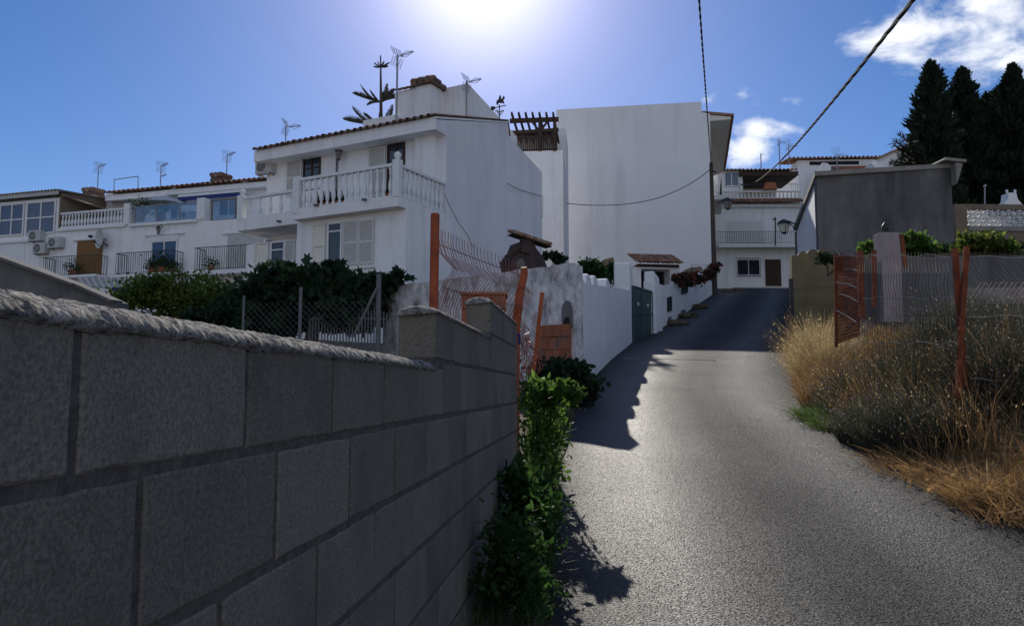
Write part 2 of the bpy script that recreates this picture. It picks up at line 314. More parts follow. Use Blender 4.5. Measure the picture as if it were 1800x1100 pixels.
# added, out of view: bright cloud bank behind the viewer, to lift shaded walls
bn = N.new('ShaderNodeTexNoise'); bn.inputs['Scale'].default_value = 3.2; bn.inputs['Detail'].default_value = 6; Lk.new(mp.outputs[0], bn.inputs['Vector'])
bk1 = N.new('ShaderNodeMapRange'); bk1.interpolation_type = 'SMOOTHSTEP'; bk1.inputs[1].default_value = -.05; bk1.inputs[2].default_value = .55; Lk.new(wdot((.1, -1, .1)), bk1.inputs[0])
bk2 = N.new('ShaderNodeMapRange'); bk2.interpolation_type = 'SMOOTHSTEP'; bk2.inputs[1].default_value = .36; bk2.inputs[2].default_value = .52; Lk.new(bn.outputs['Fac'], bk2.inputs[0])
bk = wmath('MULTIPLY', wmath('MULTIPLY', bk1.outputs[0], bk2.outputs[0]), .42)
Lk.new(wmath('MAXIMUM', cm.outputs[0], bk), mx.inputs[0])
sat = N.new('ShaderNodeHueSaturation'); sat.inputs['Saturation'].default_value = 1.28; Lk.new(sk.outputs[0], sat.inputs['Color'])
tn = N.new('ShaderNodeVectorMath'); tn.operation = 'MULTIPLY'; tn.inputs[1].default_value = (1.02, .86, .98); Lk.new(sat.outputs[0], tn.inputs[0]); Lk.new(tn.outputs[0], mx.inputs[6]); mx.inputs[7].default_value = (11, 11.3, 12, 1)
# the glare of air around the sun
ca = wmath('MAXIMUM', wdot(tuple(sd)), 0)
g1 = wmath('MULTIPLY', wmath('POWER', ca, 190), 9.5); g2 = wmath('MULTIPLY', wmath('POWER', ca, 26), 1.7)
gs = N.new('ShaderNodeVectorMath'); gs.operation = 'SCALE'; gs.inputs[0].default_value = (1.0, .92, 1.06); Lk.new(wmath('ADD', g1, g2), gs.inputs['Scale'])
av = N.new('ShaderNodeVectorMath'); av.operation = 'ADD'; Lk.new(mx.outputs[2], av.inputs[0]); Lk.new(gs.outputs[0], av.inputs[1]); Lk.new(av.outputs[0], bg.inputs['Color'])
S.view_settings.view_transform = 'Standard'; S.view_settings.look = 'None'; S.view_settings.exposure = 0; S.view_settings.gamma = 1
S.cycles.max_bounces = 6; S.cycles.transparent_max_bounces = 12
# ------------------------------------------------------------------ ground and road
YS = [-80, -40, -20, -10, -6, -4] + [k * .5 - 3 for k in range(0, 50)] + [22 + k for k in range(0, 40)] + [66, 72, 90, 120, 180, 260, 400]
def gcols(Y):
    L, Rr = xl(Y), xr(Y)
    left = [L - d for d in (300, 150, 80, 50, 35, 25, 18, 12, 9, 7, 5, 4, 3, 2, 1.4, 1, .7, .5, .35, .2, .08)]
    mid = [L + (Rr - L) * k / 4 for k in range(0, 5)]
    right = [Rr + d for d in (.08, .2, .35, .5, .7, .9, 1.1, 1.3, 1.6, 2, 2.5, 3, 4, 5, 7, 10, 15, 25, 40, 80, 160, 300)]
    return left + mid + right
rows = []
for Y in YS:
    L, Rr = xl(Y), xr(Y)
    rows.append([(X, Y, gz(X, Y) - (.03 if L - .001 <= X <= Rr + .001 else 0)) for X in gcols(Y)])
tag(mkobj('ground', MB().grid(rows), M['soil'], smooth=True), kind='structure')
rd = MB(); rr = []; K = 14
for Y in YS[2:-5]:
    L, Rr = xl(Y), xr(Y)
    j = .05 * noise.noise(Vector((3, Y * 1.1, 0))) + .03 * noise.noise(Vector((9, Y * 4, 0)))
    rr.append([(L + (Rr + j - L) * k / K, Y, zp(Y) + .004 + .03 * math.sin(math.pi * k / K)) for k in range(K + 1)])
rd.grid(rr); ro_ = mkobj('road', rd, M['asphalt'], smooth=True); tag(ro_, kind='structure')
uvl = ro_.data.uv_layers.new(name='UVMap')
for poly in ro_.data.polygons:
    for li in poly.loop_indices:
        vi = ro_.data.loops[li].vertex_index; uvl.data[li].uv = ((vi % (K + 1)) / K, (vi // (K + 1)) * .05)
# ------------------------------------------------------------------ near block wall
WB = (-.55, .1); WL = math.hypot(1, WB[1])
def wX(Y): return WB[0] + WB[1] * Y
wn = Vector((1, -WB[1], 0)).normalized(); wd = Vector((WB[1], 1, 0)).normalized()
def wp(Y, off, z): return Vector((wX(Y), Y, z)) + wn * off       # off: + toward the road
TH = .13; WEND = 5.85
wall = T('block_wall', (wX(2), 2, .1), 'bare grey concrete block wall with stepped rounded top running along the left of the road', 'wall')
bl = MB(); mo = MB()
VW0 = 0
steps = [(1.65, -2.0, 99), (1.85, 2.79, 99), (2.05, 4.30, 99)]
offs = {0: .012, 1: .143, 2: .364, 3: .16, 4: .39, 5: .10, 6: .30, 7: .18, 8: .36, -1: .24, -2: .06}
for r in range(-2, 9):
    z1 = 1.65 - .2 * r; z0 = z1 - .2; ztop = z1 - (.035 if r in (0, -1, -2) else 0)
    ys = -2.0 if r >= 0 else (2.79 if r == -1 else 4.30)
    js = [ys] + [k * .42 + offs[r] for k in range(-6, 16) if ys + .12 < k * .42 + offs[r] < WEND - .05] + [WEND]
    for a, b in zip(js, js[1:]):
        g_ = .006 + .003 * rnd.random(); jz = .003 * (rnd.random() - .5); a_, b_ = a + g_, b - g_ + .002
        if r <= -1 and a == ys: a_ = a
        o1 = .0015 + .002 * rnd.random(); o2 = .0015 + .002 * rnd.random()
        zb, zt = z0 + .007 + jz, z1 - .006 + jz * .5
        lim = 1.624 if a < 2.7 else (1.824 if a < 4.2 else 2.024)
        zt = min(zt, lim)
        # ring of points round the block face, slightly ragged and chipped
        nu, nv = 12, 6; edge = [(a_ + (b_ - a_) * q / nu, zb) for q in range(nu)] + [(b_, zb + (zt - zb) * q / nv) for q in range(nv)] + [(b_ - (b_ - a_) * q / nu, zt) for q in range(nu)] + [(a_, zt - (zt - zb) * q / nv) for q in range(nv)]
        cy, cz = (a_ + b_) / 2, (zb + zt) / 2; fr_, in_, bk_ = [], [], []
        for (yy, zz) in edge:
            j_ = max(0, noise.noise(Vector((yy * 22, zz * 22, r * 3.1)))) * .0045 + max(0, noise.noise(Vector((yy * 7, zz * 7, 9)))) * .004 + .001
            y2 = yy + (j_ if yy < a_ + .001 else -j_ if yy > b_ - .001 else 0); z2 = zz + (j_ if zz < zb + .001 else -j_ if zz > zt - .001 else 0)
            y3 = y2 + (cy - y2) * .02; z3 = z2 + (cz - z2) * .045; o_ = o1 + (o2 - o1) * (yy - a_) / (b_ - a_)
            fr_.append(wp(y2, o_ - .0025, z2)); in_.append(wp(y3, o_, z3)); bk_.append(wp(yy, -TH, zz))
        m_ = len(edge); fs = [tuple(range(m_, 2 * m_)), tuple(range(2 * m_, 3 * m_))[::-1]]
        for q in range(m_): k2 = (q + 1) % m_; fs += [(q, k2, m_ + k2, m_ + q), (2 * m_ + q, 2 * m_ + k2, k2, q)]
        bl.add(fr_ + in_ + bk_, fs)
    for (ya, yb) in ((ys + .004, 2.794), (2.794, 4.304), (4.304, WEND - .004)):
        ya = max(ya, ys + .004)
        if yb <= ya + .02: continue
        lim = 1.62 if yb < 2.8 else (1.82 if yb < 4.31 else 2.02); zt = min(z1 + (.0 if r == -2 else .0003), lim)
        mo.hexa([wp(ya, -TH + .006, z0), wp(ya, -.0015, z0), wp(yb, -.0015, z0), wp(yb, -TH + .006, z0)][::-1], [wp(ya, -TH + .006, zt), wp(ya, -.0015, zt), wp(yb, -.0015, zt), wp(yb, -TH + .006, zt)][::-1])
wall.part('blockwork', bl, M['block'], world=True); wall.part('mortar', mo, M['mortar'], world=True)
def cap(y0, y1, z, rise, rag, front=0, dens=160):
    rows = []; n = int((y1 - y0) * dens)
    for i in range(n + 1):
        Y = y0 + (y1 - y0) * i / n; row = []
        e = 1.0
        if front: e = min(1, math.sqrt(max(0, (Y - y0) / front)) + .0)
        e2 = min(1, math.sqrt(max(0.0, (y1 - Y) / .08)))
        hgt = rise * e * e2
        drop = -.004 - rag * (.5 + .5 * noise.noise(Vector((Y * 5, 1, z)))) - .004 * noise.noise(Vector((Y * 60, 3, z)))
        for k in range(15):
            a = math.pi * k / 14; c_, s_ = math.cos(a), math.sin(a)
            off = -TH / 2 + (TH / 2 + .008) * c_; zz = z + (hgt * s_ if 0 < k < 14 else 0)
            if k == 0: zz = z + drop; off = .003
            if k == 1: zz = z + drop * .45 + .001; off = .012
            if k == 14: zz = z - .015; off = -TH - .003
            nn = .0030 * noise.noise(Vector((Y * 38, off * 38, zz * 38))) + .0026 * noise.noise(Vector((Y * 90 + 7, off * 90, zz * 90))) + .0018 * noise.noise(Vector((Y * 190, off * 190, zz * 190 + 3))) + .0025 * noise.noise(Vector((Y * 6, off * 12, z)))
            row.append(wp(Y, off + nn * c_, zz + nn * (.35 + s_)))
        rows.append(row)
    mb = MB().grid(rows)
    m = len(rows[0]); mb.f.append(tuple(range(m))[::-1]); mb.f.append(tuple((len(rows) - 1) * m + k for k in range(m)))
    return mb
wall.part('mortar_cap', cap(-2.0, 2.80, 1.622, .028, .008, 0, 240), M['cap'], world=True, smooth=True)
wall.part('mortar_cap', cap(2.775, 4.32, 1.822, .026, .005, .05), M['cap'], world=True, smooth=True)
wall.part('mortar_cap', cap(4.285, WEND, 2.022, .03, .005, .05), M['cap'], world=True, smooth=True)
# rough footing and stones at its foot
ft = MB(); rows = []
for i in range(60):
    Y = 1.0 + (WEND - 1) * i / 59; zz = gz(wX(Y) + .1, Y); row = []
    for k in range(6):
        f_ = k / 5; nn = .03 * noise.noise(Vector((Y * 4, f_ * 3, 0))) + .015 * noise.noise(Vector((Y * 13, f_ * 7, 2)))
        row.append(wp(Y, .002 + .09 * (1 - f_) ** 1.5 + nn * (1 - f_), zz - .08 + (.20 + .07 * noise.noise(Vector((Y * 3, 8, 0)))) * f_))
    rows.append(row)
wall.part('footing', ft.grid(rows), M['block'], world=True, smooth=True)
def rock(c, r, seed, nm='stone', lab='', m='stone'):
    import bmesh
    bm = bmesh.new(); bmesh.ops.create_icosphere(bm, subdivisions=3, radius=1)
    mb = MB(); vs = []
    for v_ in bm.verts:
        q = v_.co; d = 1 + .35 * noise.noise(q * 1.3 + Vector((seed, 0, 0))) + .12 * noise.noise(q * 4 + Vector((0, seed, 0)))
        vs.append((c[0] + q.x * r[0] * d, c[1] + q.y * r[1] * d, c[2] + q.z * r[2] * d))
    mb.add(vs, [tuple(v_.index for v_ in f_.verts) for f_ in bm.faces]); bm.free()
    return solo(nm, mb, M[m], lab, 'stone', loc=(c[0], c[1], c[2] - r[2] * .7))
rock((wX(3.9) + .16, 3.9, gz(wX(3.9) + .16, 3.9) + .14), (.045, .09, .17), 1, 'stone', 'pale upright stone leaning against the foot of the block wall')
rock((wX(3.3) + .17, 3.3, gz(wX(3.3) + .17, 3.3) + .03), (.06, .07, .05), 5, 'stone', 'small grey stone lying in the gutter at the foot of the block wall')
# ------------------------------------------------------------------ garden walls left of the road
def gwX(Y): return 1.0 + .22 * (Y - 12.5)
gd = Vector((.22, 1, 0)).normalized(); gn = Vector((1, -.22, 0)).normalized()
# weathered wall: from the corner back to the left
CY = 12.5; cL = P(675, 505, 15.4); cR = P(1009, 462, CY)
sw = T('weathered_wall', (cR.x, cR.y, 1.2), 'weathered grey streaked white wall with an arched niche, behind the orange mesh fence', 'wall')
dv = Vector((cL.x - cR.x, cL.y - cR.y, 0)); wl = dv.length; dvn = dv / wl; nb = Vector((-dvn.y, dvn.x, 0)); nb = nb if nb.y > 0 else -nb
mb = MB(); Kn = 24
for k in range(Kn):
    a, b = k / Kn, (k + 1) / Kn
    def tz(t):
        z = cR.z + (cL.z - cR.z) * t; return z + .03 * noise.noise(Vector((t * 14, 0, 0))) - (.16 * sst(.93, 1, t))
    p0, p1 = cR + dv * a, cR + dv * b
    q = lambda p, o, z: Vector((p.x, p.y, 0)) + nb * o + Vector((0, 0, z))
    mb.hexa([q(p0, .24, .3), q(p1, .24, .3), q(p1, 0, .3), q(p0, 0, .3)], [q(p0, .24, tz(a) - .03), q(p1, .24, tz(b) - .03), q(p1, 0, tz(a * 0 + b)), q(p0, 0, tz(a))])
sw.part('wall_face', mb, M['stained'], world=True)
# niche with arch (frame proud, dark hollow), brick patch
def sp(u, v):      # sight line onto the weathered wall plane
    d = ray(u, v); nf = nb; k = (cR.x * nf.x + cR.y * nf.y) / (d[0] * nf.x + d[1] * nf.y)
    return Vector((d[0] * k, d[1] * k, EYE + d[2] * k))
def plate(pts, o0, o1): return MB().prism([p - nb * o0 for p in pts], -nb * (o1 - o0))
arch = [(989, 575), (989, 545), (991, 536), (995, 530), (999, 528), (1003, 531), (1006, 538), (1007, 548), (1007, 575)]
n1 = sw.part('niche', plate([sp(*q_) for q_ in arch], .002, .03), M['concrete'], world=True)
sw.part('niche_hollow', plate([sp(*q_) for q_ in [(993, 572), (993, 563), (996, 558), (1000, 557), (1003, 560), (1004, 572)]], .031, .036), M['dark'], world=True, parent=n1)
bp_ = MB()
z0_, z1_ = sp(955, 634).z - .5, sp(955, 573).z
for r in range(8):
    zt = z1_ - r * .2; zb = zt - .19
    us = [951, 963, 977, 993, 1005] if r % 2 == 0 else [951, 970, 986, 1005]
    for a, b in zip(us, us[1:]):
        A, B = sp(a + .5, 600), sp(b - .3, 600)
        bp_.prism([Vector((A.x, A.y, zb)) - nb * .002, Vector((B.x, B.y, zb)) - nb * .002, Vector((B.x, B.y, zt)) - nb * .002, Vector((A.x, A.y, zt)) - nb * .002], -nb * (.09 if r else .10))
sw.part('brick_pier', bp_, M['brick'], world=True)
# bricked box further left, behind the block wall
bx = T('brick_box', P(845, 640, 8.6) - Vector((0, 0, .8)), 'low orange brick box with rendered side, just behind the last step of the block wall', 'brick box')
mb = MB(); a = P(811, 518, 8.6); b = P(890, 518, 8.6)
for r in range(9):
    zt = a.z - r * .16
    for k in range(3):
        x0 = a.x + (b.x - a.x) * k / 3; x1 = a.x + (b.x - a.x) * (k + 1) / 3
        mb.box(x0 + .004, x1 - .004, 8.6, 8.98, zt - .152, zt)
bx.part('brickwork', mb, M['brick'], world=True)
bx.part('lid', MB().box(a.x - .01, b.x + .01, 8.58, 9.0, a.z + .002, a.z + .03), M['terracotta'], world=True)
# white garden wall with three rounded stubs
gw = T('garden_wall', (gwX(13), 13, 1.5), 'smooth white garden wall with rounded stubs on top, running up to the green gate', 'wall')
mb = MB(); N_ = 40; GE = 24.6
def gtop(Y):
    if Y < 13.75: return 3.53 + (3.38 - 3.53) * sst(12.7, 13.75, Y) * 1.0
    return 3.38 + (4.62 - 3.38) * (Y - 13.75) / (GE - 13.75)
for k in range(N_):
    Y0, Y1 = 12.74 + (GE - 12.74) * k / N_, 12.74 + (GE - 12.74) * (k + 1) / N_
    f = lambda Y, o, z: Vector((gwX(Y), Y, z)) + gn * o
    t0, t1 = gtop(Y0), gtop(Y1); w0 = .02 * noise.noise(Vector((Y0, 0, 0))); w1 = .02 * noise.noise(Vector((Y1, 0, 0)))
    mb.hexa([f(Y0, -.25, .8), f(Y1, -.25, .8), f(Y1, w1 + .05, .8), f(Y0, w0 + .05, .8)], [f(Y0, -.25, t0), f(Y1, -.25, t1), f(Y1, w1, t1), f(Y0, w0, t0)])
gw.part('wall_face', mb, M['garden'], world=True)
for u, ww in ((1037, .36), (1049, .36), (1071, .42)):
    k = (u - 900) / F; Y = (1.0 - .22 * 12.5) / (k - .22); z = gtop(Y)
    mb = MB(); c = Vector((gwX(Y), Y, z)) - gn * .125
    pr = []
    for j in range(9):
        a_ = math.pi * j / 8; pr.append(c + gd * (math.cos(a_) * ww) + Vector((0, 0, (.12 * math.sin(a_) + .06))) + gn * .12)
    pr = [c + gd * ww + Vector((0, 0, -.1)) + gn * .12] + pr + [c - gd * ww + Vector((0, 0, -.1)) + gn * .12]
    mb.prism(pr, -gn * .24); gw.part('rounded_stub', mb, M['garden'], world=True, bevel=.02)
def pillar(thing, Y, X, hw, hd, z0, z1, m, name='pillar'):
    mb = MB(); f = lambda a_, b_, z: Vector((X, Y, z)) + gn * a_ + gd * b_
    mb.hexa([f(-hw, hd, z0), f(-hw, -hd, z0), f(hw, -hd, z0), f(hw, hd, z0)], [f(-hw, hd, z1), f(-hw, -hd, z1), f(hw, -hd, z1), f(hw, hd, z1)])
    return thing.part(name, mb, m, world=True, bevel=.04)
zt = P(1090, 463, 24.8).z
pillar(gw, 24.9, gwX(24.9) - .24, .25, .3, 2.2, zt, M['garden'])
# gate
gA = P(1111, 603, 25.3); gB = P(1145, 600, 27.3); zt0 = P(1112, 503, 25.3).z; zt1 = P(1144, 513, 27.3).z
gt = T('gate', (gA.x, gA.y, gA.z), 'dark green sheet metal gate between two white pillars on the left of the road', 'gate')
gv = (gB - gA); gv.z = 0; go = Vector((gv.y, -gv.x, 0)).normalized()
q = lambda t, z, o=0: Vector((gA.x, gA.y, 0)) + gv * t + go * o + Vector((0, 0, z))
for (a, b) in ((.01, .49), (.51, .99)):
    za, zb = gA.z + .06 + .3 * a, gA.z + .06 + .3 * b; ta = zt0 + (zt1 - zt0) * a - .0; tb = zt0 + (zt1 - zt0) * b
    mb = MB().prism([q(a, za), q(b, zb), q(b, tb), q(a, ta)], go * .04)
    pn = gt.part('leaf_panel', mb, M['green'], world=True)
    fr = MB()
    for (e0, e1) in ((q(a, za, .05), q(b, zb, .05)), (q(a, ta, .05), q(b, tb, .05)), (q(a, za, .05), q(a, ta, .05)), (q(b, zb, .05), q(b, tb, .05)), (q(a, (za + ta) / 2, .05), q(b, (zb + tb) / 2, .05))): fr.bar(e0, e1, .05, .05)
    gt.part('frame', fr, M['green'], world=True, parent=pn)
    gt.part('rosette', MB().tube([q((a + b) / 2, (za * .3 + ta * .7), .045), q((a + b) / 2, (za * .3 + ta * .7), .07)], .06, 10), M['trim'], world=True, parent=pn)
# second garden wall, with pillar, niche holes and pots of red flowers
def hX(Y): return 4.7 + .39 * (Y - 27)
hd_ = Vector((.39, 1, 0)).normalized(); hn = Vector((1, -.39, 0)).normalized()
hw = T('flower_wall', (hX(28), 28, 3.4), 'white garden wall beyond the green gate, with letter boxes and red flowers hanging over it', 'wall')
mb = MB(); N_ = 30
TT = [(27.2, 5.25), (29.5, 5.40), (31, 5.6), (34, 6.2), (38, 7.05), (42.6, 7.95)]
for k in range(N_):
    Y0, Y1 = 27.2 + 15.4 * k / N_, 27.2 + 15.4 * (k + 1) / N_
    f = lambda Y, o, z: Vector((hX(Y), Y, z)) + hn * o
    w0 = .03 * noise.noise(Vector((Y0 * .8, 5, 0))); w1 = .03 * noise.noise(Vector((Y1 * .8, 5, 0)))
    mb.hexa([f(Y0, -.25, 2.5), f(Y1, -.25, 2.5), f(Y1, w1 + .03, 2.5), f(Y0, w0 + .03, 2.5)], [f(Y0, -.25, ip(Y0, TT)), f(Y1, -.25, ip(Y1, TT)), f(Y1, w1, ip(Y1, TT)), f(Y0, w0, ip(Y0, TT))])
hw.part('wall_face', mb, M['garden'], world=True)
pz = P(1157, 478, 27.6).z
mb = MB(); f = lambda a_, b_, z: Vector((hX(27.6), 27.6, z)) + hn * a_ + hd_ * b_
mb.hexa([f(-.3, .9, 2.4), f(-.3, -.35, 2.4), f(.16, -.35, 2.4), f(.2, .9, 2.4)], [f(-.26, .6, pz - .12), f(-.26, -.32, pz), f(.1, -.32, pz), f(.1, .6, pz - .12)])
hw.part('pillar', mb, M['garden'], world=True, bevel=.06)
def hp(u, v):
    d = ray(u, v); k = ((hX(27)) * hn.x + 27 * hn.y) / (d[0] * hn.x + d[1] * hn.y); return Vector((d[0] * k, d[1] * k, EYE + d[2] * k))
for (u0, v0, u1, v1, mm, nm) in [(1172, 523, 1179, 548, 'dark', 'meter_niche'), (1173, 558, 1178, 572, 'greypipe', 'meter_door'), (1197, 502, 1207, 517, 'dark', 'letter_box'), (1197, 546, 1203, 554, 'iron', 'vent')]:
    pts = [hp(u0, v1), hp(u1, v1 - 2), hp(u1, v0 - 2), hp(u0, v0)]
    hw.part(nm, MB().prism([p + hn * .0 for p in pts], hn * .055), M[mm], world=True)
# bright lamp-like reflector low on the pillar
lp = hp(1155, 582); solo('round_reflector', MB().tube([lp + hn * .14, lp + hn * .2], .05, 14), M['lampglass'], 'small round white reflector low on the pillar right of the green gate', 'reflector')
# tiled entrance porch
pr_ = T('entrance_porch', P(1155, 560, 33), 'tiled entrance porch with dark doorway behind the garden walls', 'porch', ang=R(8))
pr_.o.location.z = pr_.loc.z
s0, s1, _, _ = pr_.rect(1117, 455, 1198, 465, 0)
def tile_roof(s0, s1, t0, z0, t1, z1, pitch=.24, r=.085, seg=5, n=None):
    mb = MB(); n = n or max(2, int((s1 - s0) / pitch)); p = (s1 - s0) / n
    L_ = math.hypot(t1 - t0, z1 - z0); rowsn = max(1, int(L_ / .4)); nrm = Vector((0, -(z1 - z0) / L_, (t1 - t0) / L_))
    if nrm.z < 0: nrm = -nrm
    for k in range(n):
        sc = s0 + p * (k + .5) + .012 * rnd.uniform(-1, 1)
        for (off, sg, rr_) in ((0, 1, r), (p / 2, -1, r * .9)):
            if sg < 0 and k == n - 1: continue
            nr = rowsn if L_ < 6 else rowsn // 2
            for j in range(nr):
                a, b = j / nr, (j + 1) / nr + .02
                if b > 1: b = 1
                A = Vector((sc + off, t0 + (t1 - t0) * a, z0 + (z1 - z0) * a)); B = Vector((sc + off, t0 + (t1 - t0) * b, z0 + (z1 - z0) * b))
                A += nrm * (.018 * sg if sg > 0 else -.0); vs = []
                A += Vector((0, rnd.uniform(-.02, .02) if j == 0 else 0, 0))
                for (q_, sc_) in ((A, 1.0), (B, .85)):
                    for rr2 in (rr_ * sc_, rr_ * sc_ - .016):
                        for m_ in range(seg + 1):
                            an = math.pi * m_ / seg; vs.append(q_ + Vector((math.cos(an) * rr2, 0, 0)) + nrm * (math.sin(an) * rr2 * sg + (0.0 if sg > 0 else r * .62)))
                w_ = seg + 1; fs = []
                for m_ in range(seg):
                    fs += [(m_, m_ + 1, 2 * w_ + m_ + 1, 2 * w_ + m_), (w_ + m_, w_ + m_ + 1, 3 * w_ + m_ + 1, 3 * w_ + m_), (m_, m_ + 1, w_ + m_ + 1, w_ + m_)]
                mb.add(vs, fs)
    return mb
zr = pr_.px(1155, 464, 0)[1]; zr2 = pr_.px(1155, 449, 1.2)[1]
pr_.part('tile_roof', tile_roof(s0 + .0, s1, -.25, zr, 1.2, zr2, n=13), M['tile'], fix=False)
pr_.part('roof_beam', MB().box(s0 + .1, s1 - .1, .0, 1.3, zr - .12, zr - .01), M['wood'])
a, b, _, _ = pr_.rect(1112, 470, 1127, 520, .1); c, d, _, _ = pr_.rect(1178, 470, 1196, 520, .1)
pr_.part('wall', MB().box(a, b, .1, 1.3, -.5, zr - .12), M['white']); pr_.part('wall', MB().box(c, d, .1, 1.3, -.5, zr - .12), M['white'])
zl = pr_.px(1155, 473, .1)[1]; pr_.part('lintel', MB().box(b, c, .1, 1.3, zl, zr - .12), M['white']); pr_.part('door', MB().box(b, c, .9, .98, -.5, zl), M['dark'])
# outdoor fireplace with a little tiled canopy
fp = T('garden_fireplace', P(930, 470, 21.5) - Vector((0, 0, 1.2)), 'blackened garden fireplace with a leaning tiled canopy beside the villa side wall', 'fireplace', ang=R(28))
pc = lambda u, v, t=0: Vector((fp.px(u, v, t)[0], t, fp.px(u, v, t)[1]))
hood = [(902, 470), (899, 455), (912, 440), (918, 424), (938, 420), (942, 436), (955, 452), (962, 470)]
fp.part('hood', MB().prism([pc(*q_) for q_ in hood] + [pc(962, 500), pc(902, 500)], (0, .7, 0)), M['dryvine'])
fp.part('firebox', MB().prism([pc(907, 470, -.02), pc(909, 458, -.02), pc(917, 454, -.02), pc(923, 462, -.02), pc(922, 470, -.02)], (0, -.02, 0)), M['concrete'])
A = pc(898, 408); B = pc(966, 431); mb = MB(); nT = 12
for k in range(nT):
    a = A + (B - A) * (k + .5) / nT
    mb.tube([a + Vector((0, -.16, .0)), a + Vector((0, .22, .08))], .05, 6)
fp.part('tile_canopy', mb, M['tile']); fp.part('canopy_board', MB().prism([A + Vector((0, -.12, -.07)), B + Vector((0, -.12, -.07)), B + Vector((0, -.12, -.045)), A + Vector((0, -.12, -.045))], (0, .32, 0)), M['wood'])
fp.part('prop', MB().bar(pc(922, 445), pc(925, 415), .14, .3), M['dryvine']); fp.part('brace', MB().bar(pc(889, 452), pc(916, 432), .09, .09), M['wood'])
# ------------------------------------------------------------------ orange mesh fences
def mesh_panel(path, zb, zt, n, offs_, hbars, r=.0028, lean=None, wob=.004, seed=1):
    """path(t)->Vector xy ; zb(t), zt(t) ; V folds pushed by offs_ = list of (frac height, push)"""
    rn = random.Random(seed); mb = MB()
    nrm = lambda t: (lambda d: Vector((d.y, -d.x, 0)).normalized())(path(min(1, t + .01)) - path(max(0, t - .01)))
    tang = lambda t: (path(min(1, t + .01)) - path(max(0, t - .01))).normalized()
    for k in range(n):
        t = (k + .5) / n; p = path(t); nn = nrm(t); tt = tang(t); a, b = zb(t), zt(t); pts = []
        for (h, o, sft) in offs_:
            pts.append(Vector((p.x, p.y, 0)) + nn * (o + rn.uniform(-wob, wob)) + tt * (sft + rn.uniform(-wob, wob)) + Vector((0, 0, a + (b - a) * h)))
        mb.tube(pts, r, 4)
    for (h, o, sft) in hbars:
        pts = []
        for k in range(25):
            t = k / 24; p = path(t); pts.append(Vector((p.x, p.y, 0)) + nrm(t) * (o + .006) + tang(t) * sft + Vector((0, 0, zb(t) + (zt(t) - zb(t)) * h)))
        mb.tube(pts, r * 1.1, 4)
    return mb
def bez(pts):
    def f(t):
        n = len(pts) - 1; s_ = t * n; i = min(int(s_), n - 1); u = s_ - i
        p0 = pts[max(i - 1, 0)]; p1 = pts[i]; p2 = pts[i + 1]; p3 = pts[min(i + 2, n)]
        return Vector([.5 * ((2 * p1[k]) + (-p0[k] + p2[k]) * u + (2 * p0[k] - 5 * p1[k] + 4 * p2[k] - p3[k]) * u * u + (-p0[k] + 3 * p1[k] - 3 * p2[k] + p3[k]) * u ** 3) for k in range(len(p1))])
    return f
lf = T('mesh_fence', (-.5, 5.9, .8), 'orange zigzag wire mesh fence with round posts, sagging behind the end of the block wall', 'fence')
a0 = P(763, 500, 5.9); b0 = P(912, 500, 7.4); m0 = P(830, 500, 6.5)
lpath = bez([(a0.x, a0.y, 0), (m0.x, m0.y, 0), (b0.x, b0.y, 0)])
ztl = lambda t: (P(770, 398, 5.9).z) * (1 - t) + (P(895, 462, 7.4).z) * t
zbl = lambda t: ztl(t) - 1.55 + .1 * t
fo = [(0, 0, 0), (.10, .0, 0), (.22, .05, .05), (.34, 0, 0), (.52, .0, .0), (.62, -.05, .10), (.72, .06, .02), (.80, .10, .115), (.875, .02, .03), (.95, 0, 0), (1, 0, 0)]
lf.part('wire_mesh', mesh_panel(lpath, zbl, ztl, 30, fo, [(.05, 0, 0), (.42, 0, 0), (.70, .06, .03), (.92, 0, 0)], r=.0034, seed=4), M['wire'], world=True)
def post(th, u, v0, Y, r, zb_, lab=None, du=0, n=12):
    t = P(u, v0, Y); b = P(u + du, 684, Y); b = Vector((b.x, b.y, zb_))
    mb = MB().tube([b, t, t + Vector((0, 0, .012))], [r, r, r * .8], n); return th.part('post', mb, M['rust'], world=True, label=lab)
post(lf, 765, 378, 5.9, .034, .5, du=-7); 
pb = P(905, 684, 7.4); tb = P(921, 470, 7.4)
lf.part('post', MB().tube([Vector((pb.x, pb.y, .9)), P(906, 585, 7.4), P(913, 520, 7.4), P(922, 480, 7.42), tb], [.042, .042, .04, .034, .03], 10), M['rust'], world=True, label='bent orange post with torn sheet')
lf.part('torn_sheet', MB().prism([P(903, 555, 7.36), P(911, 505, 7.36), P(916, 472, 7.36), P(925, 470, 7.36), P(923, 500, 7.36), P(914, 545, 7.36)], (0, .015, 0)), M['rust'], world=True)
lf.part('blue_tie', MB().tube([P(900, 584, 7.3), P(912, 588, 7.28), P(913, 605, 7.3)], .012, 5), M['blue'], world=True)
solo('leaning_stake', MB().bar(P(938, 650, 8.9), P(953, 514, 8.9), .045, .045), M['rust'], 'thin orange metal stake leaning in front of the weathered wall niche', 'stake')
tg = MB()
for k in range(26):
    u = rnd.uniform(914, 945); v = rnd.uniform(575, 650); Y = rnd.uniform(7.6, 8.6); p = P(u, v, Y); pts = [p]
    for j in range(5):
        p = p + Vector((rnd.uniform(-.06, .06), rnd.uniform(-.06, .06), rnd.uniform(-.12, .06))); pts.append(p)
    tg.tube(pts, .004, 4)
for k in range(7):
    tg.tube([P(916 + k * 4.5 + rnd.uniform(-1, 1), 560 + 10 * k, 8), P(924 + k * 4, 590 + 8 * k, 8), P(917 + k * 4, 615 + 4 * k, 8.05), P(922 + 3 * k, 655, 8)], .0035, 4)
solo('wire_tangle', tg, M['wire'], 'crumpled heap of rusty mesh wire beside the bent orange post', 'wire mesh')
